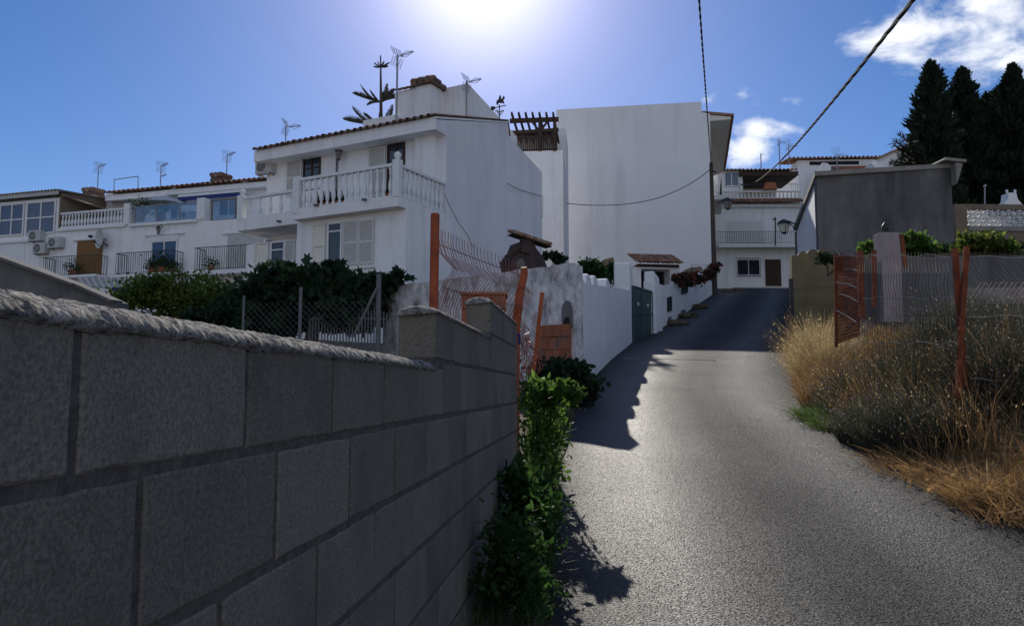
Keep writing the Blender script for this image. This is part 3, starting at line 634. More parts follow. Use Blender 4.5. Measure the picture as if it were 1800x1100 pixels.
# ------------------------------------------------------------------ houses
def window(th, s0, s1, z0, z1, t, cols=2, rows=2, fw=.06, fm='trim', gm='glass', name='window', transom=None):
    w = th.part(name, MB().box(s0, s1, t - .012, t + .02, z0, z1), M[gm])
    fr = MB(); y0, y1 = t - .05, t - .006
    fr.box(s0, s1, y0, y1, z0, z0 + fw); fr.box(s0, s1, y0, y1, z1 - fw, z1); fr.box(s0, s0 + fw, y0, y1, z0 + fw, z1 - fw); fr.box(s1 - fw, s1, y0, y1, z0 + fw, z1 - fw)
    for k in range(1, cols): c = s0 + (s1 - s0) * k / cols; fr.box(c - fw * .45, c + fw * .45, y0 + .005, y1, z0 + fw, z1 - fw)
    for k in range(1, rows): c = z0 + (z1 - z0) * (transom if transom else k / rows); fr.box(s0 + fw, s1 - fw, y0 + .012, y1 - .003, c - fw * .4, c + fw * .4)
    th.part('frame', fr, M[fm], parent=w); return w
def shutter(th, s0, s1, z0, z1, t, m='shutter', slats=True, panel=False):
    mb = MB(); fw = .05; y0, y1 = t - .05, t - .012
    mb.box(s0, s1, y0, y1, z0, z0 + fw); mb.box(s0, s1, y0, y1, z1 - fw, z1); mb.box(s0, s0 + fw, y0, y1, z0 + fw, z1 - fw); mb.box(s1 - fw, s1, y0, y1, z0 + fw, z1 - fw)
    c = (z0 + z1) / 2; mb.box(s0 + fw, s1 - fw, y0, y1, c - .03, c + .03)
    if slats:
        n = int((z1 - z0) / .06)
        for k in range(n):
            z = z0 + fw + (z1 - z0 - 2 * fw) * (k + .5) / n
            mb.hexa([(s0 + fw, y0 + .004, z - .022), (s0 + fw, y1, z), (s1 - fw, y1, z), (s1 - fw, y0 + .004, z - .022)][::-1], [(s0 + fw, y0 + .004, z - .012), (s0 + fw, y1, z + .012), (s1 - fw, y1, z + .012), (s1 - fw, y0 + .004, z - .012)][::-1])
    mb.box(s0 + .01, s1 - .01, y1, y1 + .008, z0 + .01, z1 - .01)
    return th.part('shutter', mb, M[m])
BAL = None
def balustrade(th, a, b, z0, h, n, m, parent=None, kerb=0):
    """a, b = (s, t) ends of the run"""
    global BAL
    A = Vector((*a, 0)); B = Vector((*b, 0)); d = (B - A).normalized()
    mb = MB().bar(A + Vector((0, 0, z0 + h - .05)), B + Vector((0, 0, z0 + h - .05)), .17, .10); mb.bar(A + Vector((0, 0, z0 + .04)), B + Vector((0, 0, z0 + .04)), .16, .08)
    o = th.part('balustrade', mb, m, parent=parent, bevel=.015)
    hh = h - .18
    prof = [(.055, 0), (.055, .06), (.03, .10), (.035, .14), (.06, .24), (.068, .34), (.055, .46), (.032, .62), (.027, .74), (.045, .80), (.03, .86), (.05, .93), (.05, 1)]
    key = 'bal%.2f%s' % (hh, m.name)
    me = bpy.data.meshes.get(key)
    for k in range(n):
        p = A + (B - A) * (k + .5) / n
        if me is None:
            q = mkobj('baluster', MB().lathe((0, 0, 0), [(r_ * 1.12, z_ * hh) for r_, z_ in prof], 9), m, smooth=True); me = q.data; me.name = key
        else: q = bpy.data.objects.new('baluster', me); C.objects.link(q)
        q.parent = o; q.location = (p.x, p.y, z0 + .08)
    return o
def railing(th, a, b, z0, z1, n, m='iron', returns=0, curl=False, r=.012, name='railing', belly=False):
    A = Vector((*a, 0)); B = Vector((*b, 0)); mb = MB(); d = (B - A).normalized(); nn = Vector((-d.y, d.x, 0))
    segs = [(A, B, n)]
    if returns: segs += [(A, A + nn * returns, 4), (B, B + nn * returns, 4)]
    for (p, q, k_) in segs:
        mb.bar(p + Vector((0, 0, z1)), q + Vector((0, 0, z1)), .04, .03); mb.bar(p + Vector((0, 0, z0 + .06)), q + Vector((0, 0, z0 + .06)), .03, .02)
        for k in range(k_ + 1):
            c = p + (q - p) * k / k_
            if belly: mb.tube([c + Vector((0, 0, z0 + .06)), c - nn * .10 + Vector((0, 0, z0 + .25)), c - nn * .03 + Vector((0, 0, z0 + .55)), c + Vector((0, 0, z1))], r, 4)
            else: mb.tube([c + Vector((0, 0, z0)), c + Vector((0, 0, z1))], r, 4)
    return th.part(name, mb, M[m])
def antenna(loc, h, ang, label, booms=1, grid=True, boom=1.1, r=.02, cat='antenna', scale=1.0, group=None):
    th = T('tv_antenna', loc, label, cat, ang, group)
    th.part('mast', MB().tube([(0, 0, 0), (0, 0, h)], r, 6), M['steel'])
    for k in range(booms):
        z = h - .08 - k * .75 * scale; mb = MB(); L_ = boom * scale * (1 if k == 0 else .8); sg = 1 if k == 0 else 1
        mb.tube([(0, 0, z), (L_ * sg, 0, z + .02)], .014, 4)
        for j in range(7):
            x = .25 * scale + (L_ - .27 * scale) * j / 6; hl = (.13 - .006 * j) * scale; mb.tube([(x, -hl, z + .01), (x, hl, z + .01)], .008, 4)
        if grid and k == 0:
            for sgn in (1, -1):
                for j in range(5):
                    yy = (-.3 + .15 * j) * scale; mb.tube([(.05, yy, z + .02 * sgn), (-.12 * scale, yy, z + .40 * scale * sgn)], .007, 4)
                for j in range(5):
                    f_ = (j + 1) / 5; mb.tube([(.05 - .17 * f_ * scale, -.32 * scale, z + .4 * scale * f_ * sgn), (.05 - .17 * f_ * scale, .32 * scale, z + .4 * scale * f_ * sgn)], .006, 4)
            mb.tube([(.15, 0, z), (.15 + .3 * scale, 0, z + .13 * scale), (L_, 0, z + .03)], .01, 4); mb.tube([(.15, 0, z), (.15 + .3 * scale, 0, z - .13 * scale), (L_, 0, z - .0)], .01, 4)
        th.part('aerial', mb, M['steel'])
    return th
def ac_unit(loc, ang, label, group='air conditioning units on the house walls', w=.82, h=.56, d=.3, proto=[]):
    if proto:
        o = copy_tree(proto[0]); o.location = loc; o.rotation_euler = (0, 0, ang); o['label'] = label; return o
    th = T('air_conditioner', loc, label, 'air conditioner', ang, group)
    th.part('casing', MB().box(-w / 2, w / 2, -d, 0, 0, h), M['plastic'], bevel=.015)
    c = (-w * .14, -d - .012, h / 2); mb = MB()
    for k in range(6):
        rr_ = .035 + .034 * k; pts = [(c[0] + rr_ * math.cos(a * math.pi / 9), c[1], c[2] + rr_ * math.sin(a * math.pi / 9)) for a in range(19)]
        mb.tube(pts, .006, 4, cap=False)
    for k in range(8): a = k * math.pi / 4; mb.tube([c, (c[0] + .21 * math.cos(a), c[1], c[2] + .21 * math.sin(a))], .005, 4)
    gr = th.part('fan_grille', mb, M['plastic'])
    th.part('fan_opening', MB().tube([(c[0], -d - .004, c[2]), (c[0], -d + .001, c[2])], .22, 20), M['dark'], parent=gr)
    th.part('bracket', MB().box(-w * .38, -w * .33, -d, .1, -.05, -.002), M['steel']); th.part('bracket', MB().box(w * .33, w * .38, -d, .1, -.05, -.002), M['steel'])
    proto.append(th.o); return th.o
def lantern(th_loc, ang, label, s=1.0, cat='wall lantern', arm=.28):
    th = T('wall_lantern', th_loc, label, cat, ang)
    th.part('arm', MB().tube([(0, 0, 0), (0, -arm * .5, .10 * s), (0, -arm, .04 * s)], .014 * s, 5), M['iron'])
    th.part('glass', MB().lathe((0, -arm, -.32 * s), [(.055 * s, 0), (.11 * s, .24 * s)], 6), M['dimglass'])
    th.part('frame', MB().lathe((0, -arm, -.345 * s), [(.02 * s, -.02 * s), (.06 * s, .02 * s)], 6).lathe((0, -arm, -.08 * s), [(.14 * s, 0), (.06 * s, .08 * s), (.015, .12 * s)], 6), M['iron'])
    return th
# ---- villa -----------------------------------------------------------------
VA = R(-28); vs_, vn_ = Vector((math.cos(VA), math.sin(VA), 0)), Vector((-math.sin(VA), math.cos(VA), 0))
vc = P(712, 500, 24.0); VW = 9.0
vo = Vector((vc.x, vc.y, 2.6)) - vs_ * VW
V = T('villa', vo, 'two storey white villa with balustraded balconies, shutters and a tall blank side wall', 'house', VA)
SR = VW          # side wall plane s
zb_ = lambda u, v, t=0: V.px(u, v, t)[1]
t_e, z_e = V.pxs(765, 205, SR + .0); 
UT = 2.24; fl = zb_(690, 358, -.4)        # top floor level
t_r, z_r = V.pxs(893, 214, SR); t_b, z_b = V.pxs(953, 303, SR); _, z_m = V.pxs(898, 242, SR)
sL = V.px(521, 450, 0)[0]       # left end of the lower right block
sLL = V.px(433, 450, 1.2)[0]    # left end of the whole villa
sUL = V.px(447, 262, t_e)[0]
# lower block
V.part('wall', MB().box(sL, SR, 0, UT + .3, 0, fl), M['white'])
V.part('wall', MB().box(sLL, sL, 1.2, UT + .3, 0, fl - .35), M['white'])
# upper block as gabled body
zw = z_e - .28
prof = [(UT, 0), (t_b, 0), (t_b, z_b), (t_r + .1, z_m), (t_r, z_r - .06), (t_e + .101, z_e - .07), (t_e + .101, z_e - .355), (UT, z_e - .355)]
sUW = V.px(470, 300, UT)[0]
V.part('wall', MB().prism([(sUW, t, z) for t, z in prof], (SR - .003 - sUW, 0, 0)), M['sidewhite'], label='tall blank side wall and upper storey')
# front wall skin of upper storey
V.part('wall', MB().box(sUW - .002, SR - .35, UT - .02, UT - .001, fl, zw), M['white'])
a, b, _, _ = V.rect(735, 300, 766, 320, UT); V.part('pilaster', MB().box(a, SR - .35, UT - .22, UT - .02, fl, zw), M['white'])
# roof: fascia, soffit and barrel tiles
V.part('fascia', MB().box(sUL, SR + .0, t_e, t_e + .10, z_e - .42, z_e - .06).box(sUL, SR - .01, t_e + .1, UT, z_e - .42, z_e - .36), M['white'])
V.part('roof_slab', MB().prism([(sUL, t_e, z_e - .06), (sUL, t_e, z_e + .0), (sUL, t_r, z_r + .0), (sUL, t_r, z_r - .06)], (SR - sUL + .02, 0, 0)), M['white'])
tr_ = tile_roof(sUL, SR - .05, t_e - .13, z_e - .02, t_r, z_r + .0, pitch=.27, r=.095); V.part('roof_tiles', tr_, M['oldtile'], fix=False)
vg = MB(); vg.bar((SR - .04, t_e - .1, z_e + .05), (SR - .04, t_r, z_r + .05), .14, .05); vg.bar((SR - .02, t_r, z_r + .03), (SR - .02, t_r + .15, z_m + .03), .1, .04)
V.part('verge_tiles', vg, M['oldtile'])
# balconies
bz0 = zb_(700, 362, -.4); bk = zb_(690, 347, -.4)      # slab underside, kerb top
s_l = V.px(515, 350, -.4)[0]
V.part('balcony_slab', MB().hexa([(s_l, -.4, bz0), (SR, -.4, bz0), (SR, -.002, bz0), (s_l, -.002, bz0)], [(s_l, -.4, bk), (SR, -.4, bk), (SR, -.002, bk), (s_l, -.002, bk)]).box(s_l, s_l + .2, 0, UT - .03, fl + .001, bk).box(SR - .16, SR + .0, 0, UT - .02, fl + .001, bk), M['white'])
rt_ = zb_(690, 287, -.35) - bk
balustrade(V, (s_l + .25, -.3), (SR - .25, -.3), bk, rt_, 15, M['trim']); balustrade(V, (SR - .08, -.15), (SR - .08, UT - .05), bk, rt_ * .97, 9, M['trim'])
V.part('pillar', MB().box(SR - .24, SR - .0, -.42, -.18, bk, bk + rt_ + .1), M['trim'], bevel=.02)
V.part('pillar', MB().box(s_l - .02, s_l + .24, -.42, -.18, bk - .1, bk + rt_ + .06), M['trim'], bevel=.02)
V.part('finial', MB().lathe((SR - .12, -.3, bk + rt_ + .1), [(.10, 0), (.06, .03), (.11, .09), (.12, .15), (.08, .22), (.02, .26)], 12), M['trim'], smooth=True)
# lower left terrace
lk = zb_(475, 382, 1.0); lz0 = zb_(475, 401, 1.0); lr = zb_(475, 341, 1.0) - lk
V.part('balcony_slab', MB().box(sLL - .15, s_l - .02, .85, UT + .28, lz0, lk), M['white'])
balustrade(V, (sLL + .1, .95), (s_l - .05, .95), lk, lr, 7, M['trim'])
V.part('pillar', MB().box(sLL - .17, sLL + .08, .83, 1.08, lk, lk + lr + .08), M['trim'], bevel=.02)
V.part('finial', MB().lathe((sLL - .04, .95, lk + lr + .08), [(.09, 0), (.05, .03), (.10, .09), (.11, .15), (.07, .22), (.02, .25)], 12), M['trim'], smooth=True)
V.part('wall', MB().box(sLL - .1, sLL + .3, UT, t_b, 0, fl + .2), M['white'])
# spouts
for (u, v, t) in ((558, 361, -.41), (643, 351, -.41), (493, 389, .84)):
    s_, z_ = V.px(u, v, t); V.part('drain_spout', MB().tube([(s_, t, z_), (s_, t - .16, z_ - .03)], .045, 8), M['greypipe'])
# openings
def R_(u0, v0, u1, v1, t): return V.rect(u0, v0, u1, v1, t)
a, b, c, d = R_(576, 391, 602, 470, 0); window(V, a, b, c, d, -.002, 1, 2, .06, transom=.80)
a, b, c, d = R_(604, 389, 631, 466, 0); shutter(V, a, b, c, d, -.02)
a, b, c, d = R_(632, 387, 658, 464, 0); shutter(V, a, b, c, d, -.02)
a, b, c, d = R_(551, 394, 573, 470, 0); shutter(V, a, b, c, d, -.02, m='cream', slats=False)
a, b, c, d = R_(551, 470, 659, 473, 0); V.part('sill', MB().box(a, b, -.08, 0, d - .09, d - .03), M['trim'])
a, b, c, d = R_(476, 424, 501, 500, 1.2); window(V, a, b, c, d, 1.198, 1, 2, .06, transom=.80)
a, b, c, d = R_(449, 427, 473, 500, 1.2); shutter(V, a, b, c, d, 1.18, m='cream', slats=False)
a, b, c, d = R_(502, 422, 519, 498, 1.2); shutter(V, a, b, c, d, 1.18)
tw = UT - .022
a, b, c, d = R_(534, 275, 564, 316, tw); window(V, a, b, c, d, tw, 2, 2, .05, 'wood')
a, b, c, d = R_(505, 281, 531, 345, tw); shutter(V, a, b, c, d, tw - .01)
a, b, c, d = R_(681, 252, 712, 345, tw); window(V, a, b, c, d, tw, 2, 2, .07, 'wood', transom=.62)
a, b, c, d = R_(649, 260, 678, 345, tw); shutter(V, a, b, c, d, tw - .01)
for (u, v0, v1) in ((594, 268, 330), (733, 240, 330)):
    s_, z_ = V.px(u, v0, tw); V.part('drain_pipe', MB().tube([(s_, tw - .05, z_), (s_, tw - .05, fl)], .035, 6), M['greypipe'])
s_, z_ = V.px(605, 266, tw); ang0 = VA
lw = lantern(V.o.matrix_basis @ Vector((0, 0, 0)) if False else (V.loc + vs_ * s_ + vn_ * (tw) + Vector((0, 0, z_))), VA, 'bronze wall lantern on the villa upper storey between the window and the drain pipe', 1.15)
# service cable down side wall
def side(u, v, e=.01):
    t, z = V.pxs(u, v, SR); return Vector((SR + e, t, z))
V.part('service_cable', MB().tube([side(u, v) for u, v in ((779, 338), (790, 362), (805, 390), (822, 414), (832, 436))], .008, 4), M['greypipe'])
V.part('soil_pipe', MB().tube([side(951, 345, .05), side(951, 383, .05)], .05, 6), M['trim'])
# clothes / plants on balcony
for k, (u, v) in enumerate(((566, 330), (577, 332), (588, 334), (598, 336), (685, 313))):
    s_, z_ = V.px(u, v, .1)
    rn = random.Random(k); pt = T('potted_plant', V.loc + vs_ * s_ + vn_ * .1 + Vector((0, 0, bk)), 'dark potted plant behind the villa balusters, %s' % ['leftmost of the pots', 'second pot from the left', 'third pot from the left', 'fourth pot, right of three others', 'alone beside the corner pillar'][k], 'potted plant', VA, 'potted plants on the villa balcony')
    pt.part('pot', MB().lathe((0, 0, 0), [(.10, 0), (.15, .25), (.16, .27)], 12), M['terracotta'])
    mb = MB()
    for j in range(60):
        a_ = rn.uniform(0, 6.28); l_ = rn.uniform(.15, .42); e = Vector((math.cos(a_) * .14 * rn.random(), math.sin(a_) * .14 * rn.random(), .25)); f_ = e + Vector((math.cos(a_) * .12, math.sin(a_) * .12, l_))
        w_ = Vector((-math.sin(a_), math.cos(a_), 0)) * .03; mb.add([e - w_ * .3, e + w_ * .3, (e + f_) / 2 + w_, f_, (e + f_) / 2 - w_], [(0, 1, 2, 3, 4)])
    pt.part('leaves', mb, M['fig'], fix=False)
# rooftop stair house with chimney
st = T('roof_stair_house', V.loc + vs_ * 6 + vn_ * 3.8 + Vector((0, 0, z_e - V.loc.z + V.loc.z - V.loc.z)), 'white rooftop stair house with sloping tiled parapet on the villa roof', 'roof structure', VA)
st.loc = st.loc; TS = 5.0 - 3.8
a0, _ = st.px(694, 190, 1.0); b0, _ = st.px(768, 190, 1.0)
zA = st.px(694, 163, 1.0)[1]; zB = st.px(745, 150, 1.0)[1]
st.part('wall', MB().prism([(a0, 1.0, -1.5), (b0, 1.0, -1.5), (b0, 1.0, zB), (a0, 1.0, zA)], (0, 3.3, 0)), M['white'])
q0 = st.pxs(769, 190, b0 + .0)
zR = st.px(781, 143, 1.0)[1]
c1 = st.px(783, 190, 1.0)[0]
st.part('side_wall', MB().prism([(b0, 1.6, -1.5), (b0, 5.6, -1.5), (b0, 5.6, st.pxs(818, 186, b0 + 1.0)[1]), (b0, 1.6, zR)], (1.0, 0, 0)), M['white'])
st.part('parapet_tiles', tile_roof(a0, b0 - .9, .9, zA + .0, 1.3, zA + .2, n=4), M['oldtile'], fix=False)
pa, _ = st.px(638, 215, .6); pbb, _ = st.px(693, 215, .6); st.part('low_parapet', MB().box(pa, pbb, .6, 2.5, -1.5, st.px(660, 208, .6)[1]), M['white'])
ch = T('chimney', st.loc + vs_ * st.px(748, 200, .5)[0] + vn_ * .5, 'square white chimney topped with a clump of brown roof tiles', 'chimney', VA)
a0, _ = ch.px(729, 190, 0); b0, _ = ch.px(757, 190, 0); zt = ch.px(745, 150, 0)[1]
ch.part('shaft', MB().box(a0, b0, 0, .75, -1.6, zt), M['white'])
mb = MB()
for k in range(3):
    for j in range(3):
        mb.tube([(a0 - .12 + (b0 - a0 + .24) * (k + .5) / 3, -.18 + .35 * j, zt + .12 + .10 * j * (2 - j)), (a0 - .12 + (b0 - a0 + .24) * (k + .5) / 3, .25 + .35 * j, zt + .22 + .08 * (1 - j))], .14, 7)
mb.box(a0 - .12, b0 + .12, -.12, .87, zt, zt + .09)
ch.part('tile_cap', mb, M['oldtile'])
ap = V.loc + vs_ * V.px(697, 213, 3.0)[0] + vn_ * 3.0; apz = EYE + (684 - 213) / F * ap.y
antenna((ap.x, ap.y, apz - .4), (684 - 78) / F * ap.y + EYE - apz + .4 - .0, R(-35), 'large grid television antenna on a tall mast in front of the rooftop stair house', 1, True, .9, .035, scale=.85)
ap = P(820, 203, 29); antenna((ap.x, ap.y, ap.z - .3), P(820, 142, 29).z - ap.z + .3, R(-30), 'thin television antenna just right of the rooftop stair house', 1, True, .8, .03, scale=.8)
ap = P(502, 245, 30); antenna((ap.x, ap.y, ap.z - 1.0), P(502, 220, 30).z - ap.z + 1.0, R(-10), 'small television antenna over the left end of the villa roof', 1, True, .8, .022, scale=.75)
# weather vane
wv = T('weather_vane', P(878, 207, 28.5), 'iron weather vane with horse and rider on the villa gable', 'weather vane')
o_ = wv.loc; k_ = 28.5 / F
w2 = lambda du, dv, dy=0: (du * k_, dy, dv * k_)
wv.part('mast', MB().tube([w2(0, -4), w2(0, 24)], .022, 5), M['iron'])
mb = MB()
for (du, dv, r_) in ((0, 8, 3.2), (-5, 12, 1.8), (5.5, 12, 1.8)):
    mb.tube([w2(du + r_ * math.cos(a * .5236), dv + r_ * math.sin(a * .5236)) for a in range(13)], .018, 4, cap=False)
mb.tube([w2(-14, 17), w2(12, 23)], .02, 4); mb.prism([w2(-16, 21), w2(-9, 21), w2(-7, 18), w2(-10, 14), w2(-15, 14)], (0, .03, 0))
wv.part('scrolls', mb, M['iron'])
horse = [(-6, 27), (-5, 32), (-2, 34), (-1, 38), (0, 41), (2, 42), (3, 38), (3, 35), (5, 36), (7, 41), (9, 39), (10, 36), (8, 35), (7, 31), (9, 28), (8, 26), (5, 28), (3, 27), (0, 28), (-2, 27), (-3, 24), (-5, 24)]
wv.part('horse_and_rider', MB().prism([w2(a, b) for a, b in horse], (0, .04, 0)), M['iron'])
loc = V.loc + vs_ * V.px(473, 303, UT - .0)[0] + vn_ * (UT - .02) + Vector((0, 0, V.px(473, 303, UT - .3)[1])); ac_unit(loc, VA, 'air conditioner high under the left end of the villa eaves')
# ---- row of terraced houses to the left -------------------------------------
RA = math.atan(-.31); ro = P(0, 500, 41.9); rbase = 3.6; rs_, rn_ = Vector((math.cos(RA), math.sin(RA), 0)), Vector((-math.sin(RA), math.cos(RA), 0))
def rowhouse(name, label): return T(name, (ro.x, ro.y, rbase), label, 'house', RA)
A = rowhouse('terraced_house', 'leftmost white terraced house with a glazed upper room under a corrugated roof')
B = rowhouse('terraced_house', 'white terraced house with a row of white balusters above a brown roller shutter')
Cc = rowhouse('terraced_house', 'white terraced house with a glass screened terrace above a blue balcony door')
D = rowhouse('terraced_house', 'white terraced house with a blue awning, partly hidden behind the villa')
X = lambda u, v=450, t=0: A.px(u, v, t)[0]
Z = lambda u, v, t=0: A.px(u, v, t)[1]
TB = 3.0
sA, sB, sC, sD = X(103, 380), X(228, 400), X(360, 400), X(450, 400)
# bodies
zA0 = Z(50, 425); A.part('wall', MB().box(-9, sA, -.0, 9, 0, Z(50, 344) - .25), M['white'])
a, b = X(0), X(52, 440); A.part('panel', MB().box(-9, b - .3, -.03, -.001, 0, Z(30, 428)), M['trim']); A.part('ledge', MB().box(-9, b, -.12, -.001, Z(30, 427), Z(30, 423)), M['trim'])
mb = MB(); n = 60; zt_ = Z(50, 341)
rw = []
for k in range(n * 4 + 1):
    s_ = -9 + (sA + .25 + 9) * k / (n * 4); w_ = .03 * math.sin(k * math.pi / 2)
    rw.append([(s_, -.4, zt_ + w_), (s_, 5, zt_ + .45 + w_), (s_, 5, zt_ + .42 + w_), (s_, -.4, zt_ - .03 + w_)])
A.part('corrugated_roof', MB().grid(rw), M['plastic'], fix=True)
A.part('gutter_board', MB().box(-9, sA + .2, -.3, -.25, zt_ - .25, zt_ - .04), M['plastic'])
for (u0, u1) in ((-75, -32), (0, 43), (47, 98)):
    a, b, c, d = A.rect(u0, 358, u1, 412, 0); d = Z(50, 356); c = Z(50, 413); window(A, a, b, c, d, -.012, 2, 2, .08, gm='blueglass')
# B
zf = Z(165, 399); B.part('wall', MB().box(sA + .004, sB, 0, 9, 0, zf), M['white'])
zw_ = Z(300, 330, TB)
B.part('upper_wall', MB().box(sA + .004, sB, TB, 9, zf, zw_), M['white'])
B.part('cornice', MB().box(sA, X(222, 400), -.14, -.001, zf - .12, zf + .02), M['trim'])
balustrade(B, (X(108, 385), .0), (X(222, 385), .0), zf + .02, Z(165, 370) - zf - .02, 20, M['trim'])
B.part('pillar', MB().box(sB - .35, sB, -.08, .3, zf, Z(228, 358)), M['trim'])
B.part('side_screen', MB().prism([(sA + .1, 0, zf), (sA + .1, TB, zf), (sA + .1, TB, Z(103, 366, TB) + .3), (sA + .1, 0, Z(103, 340))], (-.08, 0, 0)), M['tan'])
B.part('canopy', MB().prism([(sA + .15, 0, Z(108, 344)), (sA + .15, TB, Z(108, 344) - .1), (sA + 1.6, TB, Z(108, 344) - .55), (sA + .9, 0.8, Z(108, 344) - .3)], (0, 0, .06)), M['oldtile'])
a, b, c, d = B.rect(135, 423, 180, 486, 0); B.part('roller_shutter', MB().box(a, b, -.03, -.001, c, d), M['brownshut'], bevel=.01)
B.part('lintel', MB().box(a - .25, b + .25, -.1, -.001, d + .02, d + .1), M['trim'])
zr0 = Z(145, 487); zr1 = Z(145, 454); B.part('balcony_slab', MB().box(X(97), X(190), -.75, -.001, zr0 - .12, zr0), M['trim'])
railing(B, (X(98), -.72), (X(189), -.72), zr0, zr1, 24, returns=.7)
# C
zc = Z(300, 390); Cc.part('wall', MB().box(sB + .004, sC, 0, 9, 0, zc), M['white']); Cc.part('upper_wall', MB().box(sB + .004, sC, TB, 9, zc, zw_), M['white'])
Cc.part('cornice', MB().box(sB + .05, X(348, 400), -.14, -.001, zc - .12, zc + .02), M['trim'])
a, b = X(236, 370), X(354, 370); z0_, z1_ = zc + .03, Z(300, 358)
Cc.part('glass_screen', MB().box(a, b, .05, .065, z0_, z1_ - .03), M['screen'])
mb = MB().bar((a, .06, z1_), (b, .06, z1_), .05, .04)
for k in range(4): s_ = a + (b - a) * k / 3; mb.box(s_ - .025, s_ + .025, .03, .09, z0_, z1_)
Cc.part('handrail', mb, M['steel'])
Cc.part('pillar', MB().box(sC - .45, sC, -.08, .3, zc, Z(360, 348)), M['trim'])
a, b, c, d = Cc.rect(266, 423, 312, 482, 0); window(Cc, a, b, c, d, -.012, 2, 1, .07, gm='blueglass'); Cc.part('roller_box', MB().box(a - .05, b + .05, -.07, -.001, d, Z(290, 414)), M['trim']); Cc.part('lintel', MB().box(a - .4, b + .4, -.1, -.001, Z(290, 414) + .01, Z(290, 412) + .04), M['trim'])
zr0 = Z(272, 484); zr1 = Z(272, 447); Cc.part('balcony_slab', MB().box(X(222), X(324), -.75, -.001, zr0 - .16, zr0), M['trim'])
railing(Cc, (X(224), -.72), (X(322), -.72), zr0, zr1, 26, returns=.7)
tv = TB - .01
a, b, c, d = Cc.rect(300, 352, 330, 385, tv); window(Cc, a, b, c, d, tv, 2, 1, .06)
# D
D.part('wall', MB().box(sC + .004, sD + 6, 0, 9, 0, Z(400, 386)), M['white']); D.part('upper_wall', MB().box(sC + .004, sD + 6, TB, 9, Z(400, 386), zw_), M['white'])
a, b = X(371, 370), X(426, 370); D.part('glass_screen', MB().box(a, b, .05, .065, Z(400, 385), Z(400, 351)), M['screen'])
mb = MB().bar((a, .06, Z(400, 350)), (b, .06, Z(400, 350)), .05, .04); mb.box(a - .03, a + .03, .03, .09, Z(400, 385), Z(400, 350)); mb.box(X(412, 370), X(413.5, 370), .03, .09, Z(400, 385), Z(400, 350)); mb.bar((a, .06, Z(400, 386)), (b, .06, Z(400, 386)), .08, .06)
D.part('handrail', mb, M['tan'])
a, b, c, d = D.rect(400, 413, 437, 480, 0); D.part('roller_shutter', MB().box(a, b + .8, -.03, -.001, c, d), M['plastic']); D.part('lintel', MB().box(a - .3, b + 1, -.1, -.001, d + .06, d + .13), M['trim'])
zr0 = Z(400, 478); zr1 = Z(400, 438); D.part('balcony_slab', MB().box(X(360), X(455), -.75, -.001, zr0 - .2, zr0), M['trim'])
railing(D, (X(361), -.72), (X(455), -.72), zr0, zr1, 24, returns=.7)
a, b, c, d = D.rect(385, 350, 420, 380, tv); window(D, a, b, c, d, tv, 2, 1, .06)
# roofs over B, C, D (eave line)
ze = Z(300, 331, TB - .5)
for th, a, b in ((B, X(185, 340, TB - .5), sB), (Cc, sB + .01, sC), (D, sC + .01, sD + 5)):
    th.part('roof_tiles', tile_roof(a, b, TB - .7, ze, 7, ze + 1.15, pitch=.30, r=.10), M['tile'], fix=False)
    th.part('eave_board', MB().box(a, b - .004, TB - .5, TB - .02, ze - .35, ze - .08), M['white'])
    th.part('roof_slab', MB().prism([(a, TB - .5, ze - .07), (a, 7, ze + 1.05), (a, 9, ze - .1)], (b - a - .004, 0, 0)), M['tan'])
def rl(u, v, t): s_, z_ = A.px(u, v, t); return Vector((ro.x, ro.y, rbase)) + rs_ * s_ + rn_ * t + Vector((0, 0, z_))
# awnings
def awn(u0, u1, v, m, label, hang):
    p = rl((u0 + u1) / 2, v, TB - .6); th = T('awning', p, label, 'awning', RA); h_ = (X(u1, v, TB - .6) - X(u0, v, TB - .6)) / 2
    th.part('cassette', MB().box(-h_, h_, -.12, .06, -.06, .08), M['trim']); th.part('cloth', MB().hexa([(-h_, -.35, -hang), (h_, -.35, -hang), (h_, -.33, -hang), (-h_, -.33, -hang)], [(-h_, -.1, -.06), (h_, -.1, -.06), (h_, -.08, -.06), (-h_, -.08, -.06)]), M[m])
awn(188, 294, 348, 'trim', 'white rolled up awning under the tiled eaves above the balusters', .12); awn(315, 430, 341, 'blue', 'dark blue half rolled awning under the tiled eaves', .34)
# small items
for (u, v, l_, h_) in ((68, 425, 'upper left air conditioner of three on the terraced house wall', .02), (76, 447, 'lowest air conditioner of three on the terraced house wall', 0), (102, 437, 'right hand air conditioner of three on the terraced house wall', 0)):
    ac_unit(rl(u, v, -.04), RA, l_)
sdh = T('satellite_dish', rl(192, 425, -.02), 'beige satellite dish on the wall right of the brown roller shutter', 'satellite dish', RA + R(-20))
pr = [(.02, 0), (.2, .02), (.36, .07), (.45, .12)]; mb = MB(); rows = []
for r_, y in pr: rows.append([(r_ * math.cos(a * math.pi / 10) - .1, -.35 + (-y), r_ * 1.1 * math.sin(a * math.pi / 10) + .1) for a in range(21)])
sdh.part('dish', MB().grid(rows), M['plastic'], fix=False); sdh.part('arm', MB().tube([(-.1, 0, -.2), (-.1, -.35, .0)], .03, 5).tube([(-.1, -.35, -.3), (.35, -.85, -.2)], .018, 5), M['iron']); sdh.part('receiver', MB().tube([(.33, -.85, -.2), (.42, -.95, -.12)], .05, 6), M['iron'])
lantern(rl(286, 400, -.01), RA, 'black wall lantern above the blue balcony door of the terraced house', 1.1)
p = rl(160, 415, -.01); solo('wall_light', MB().lathe(p + Vector((0, -.05, -.1)), [(.04, 0), (.13, .06), (.13, .1), (.05, .15)], 10), M['iron'], 'small oval black wall light above the brown roller shutter', 'wall light')
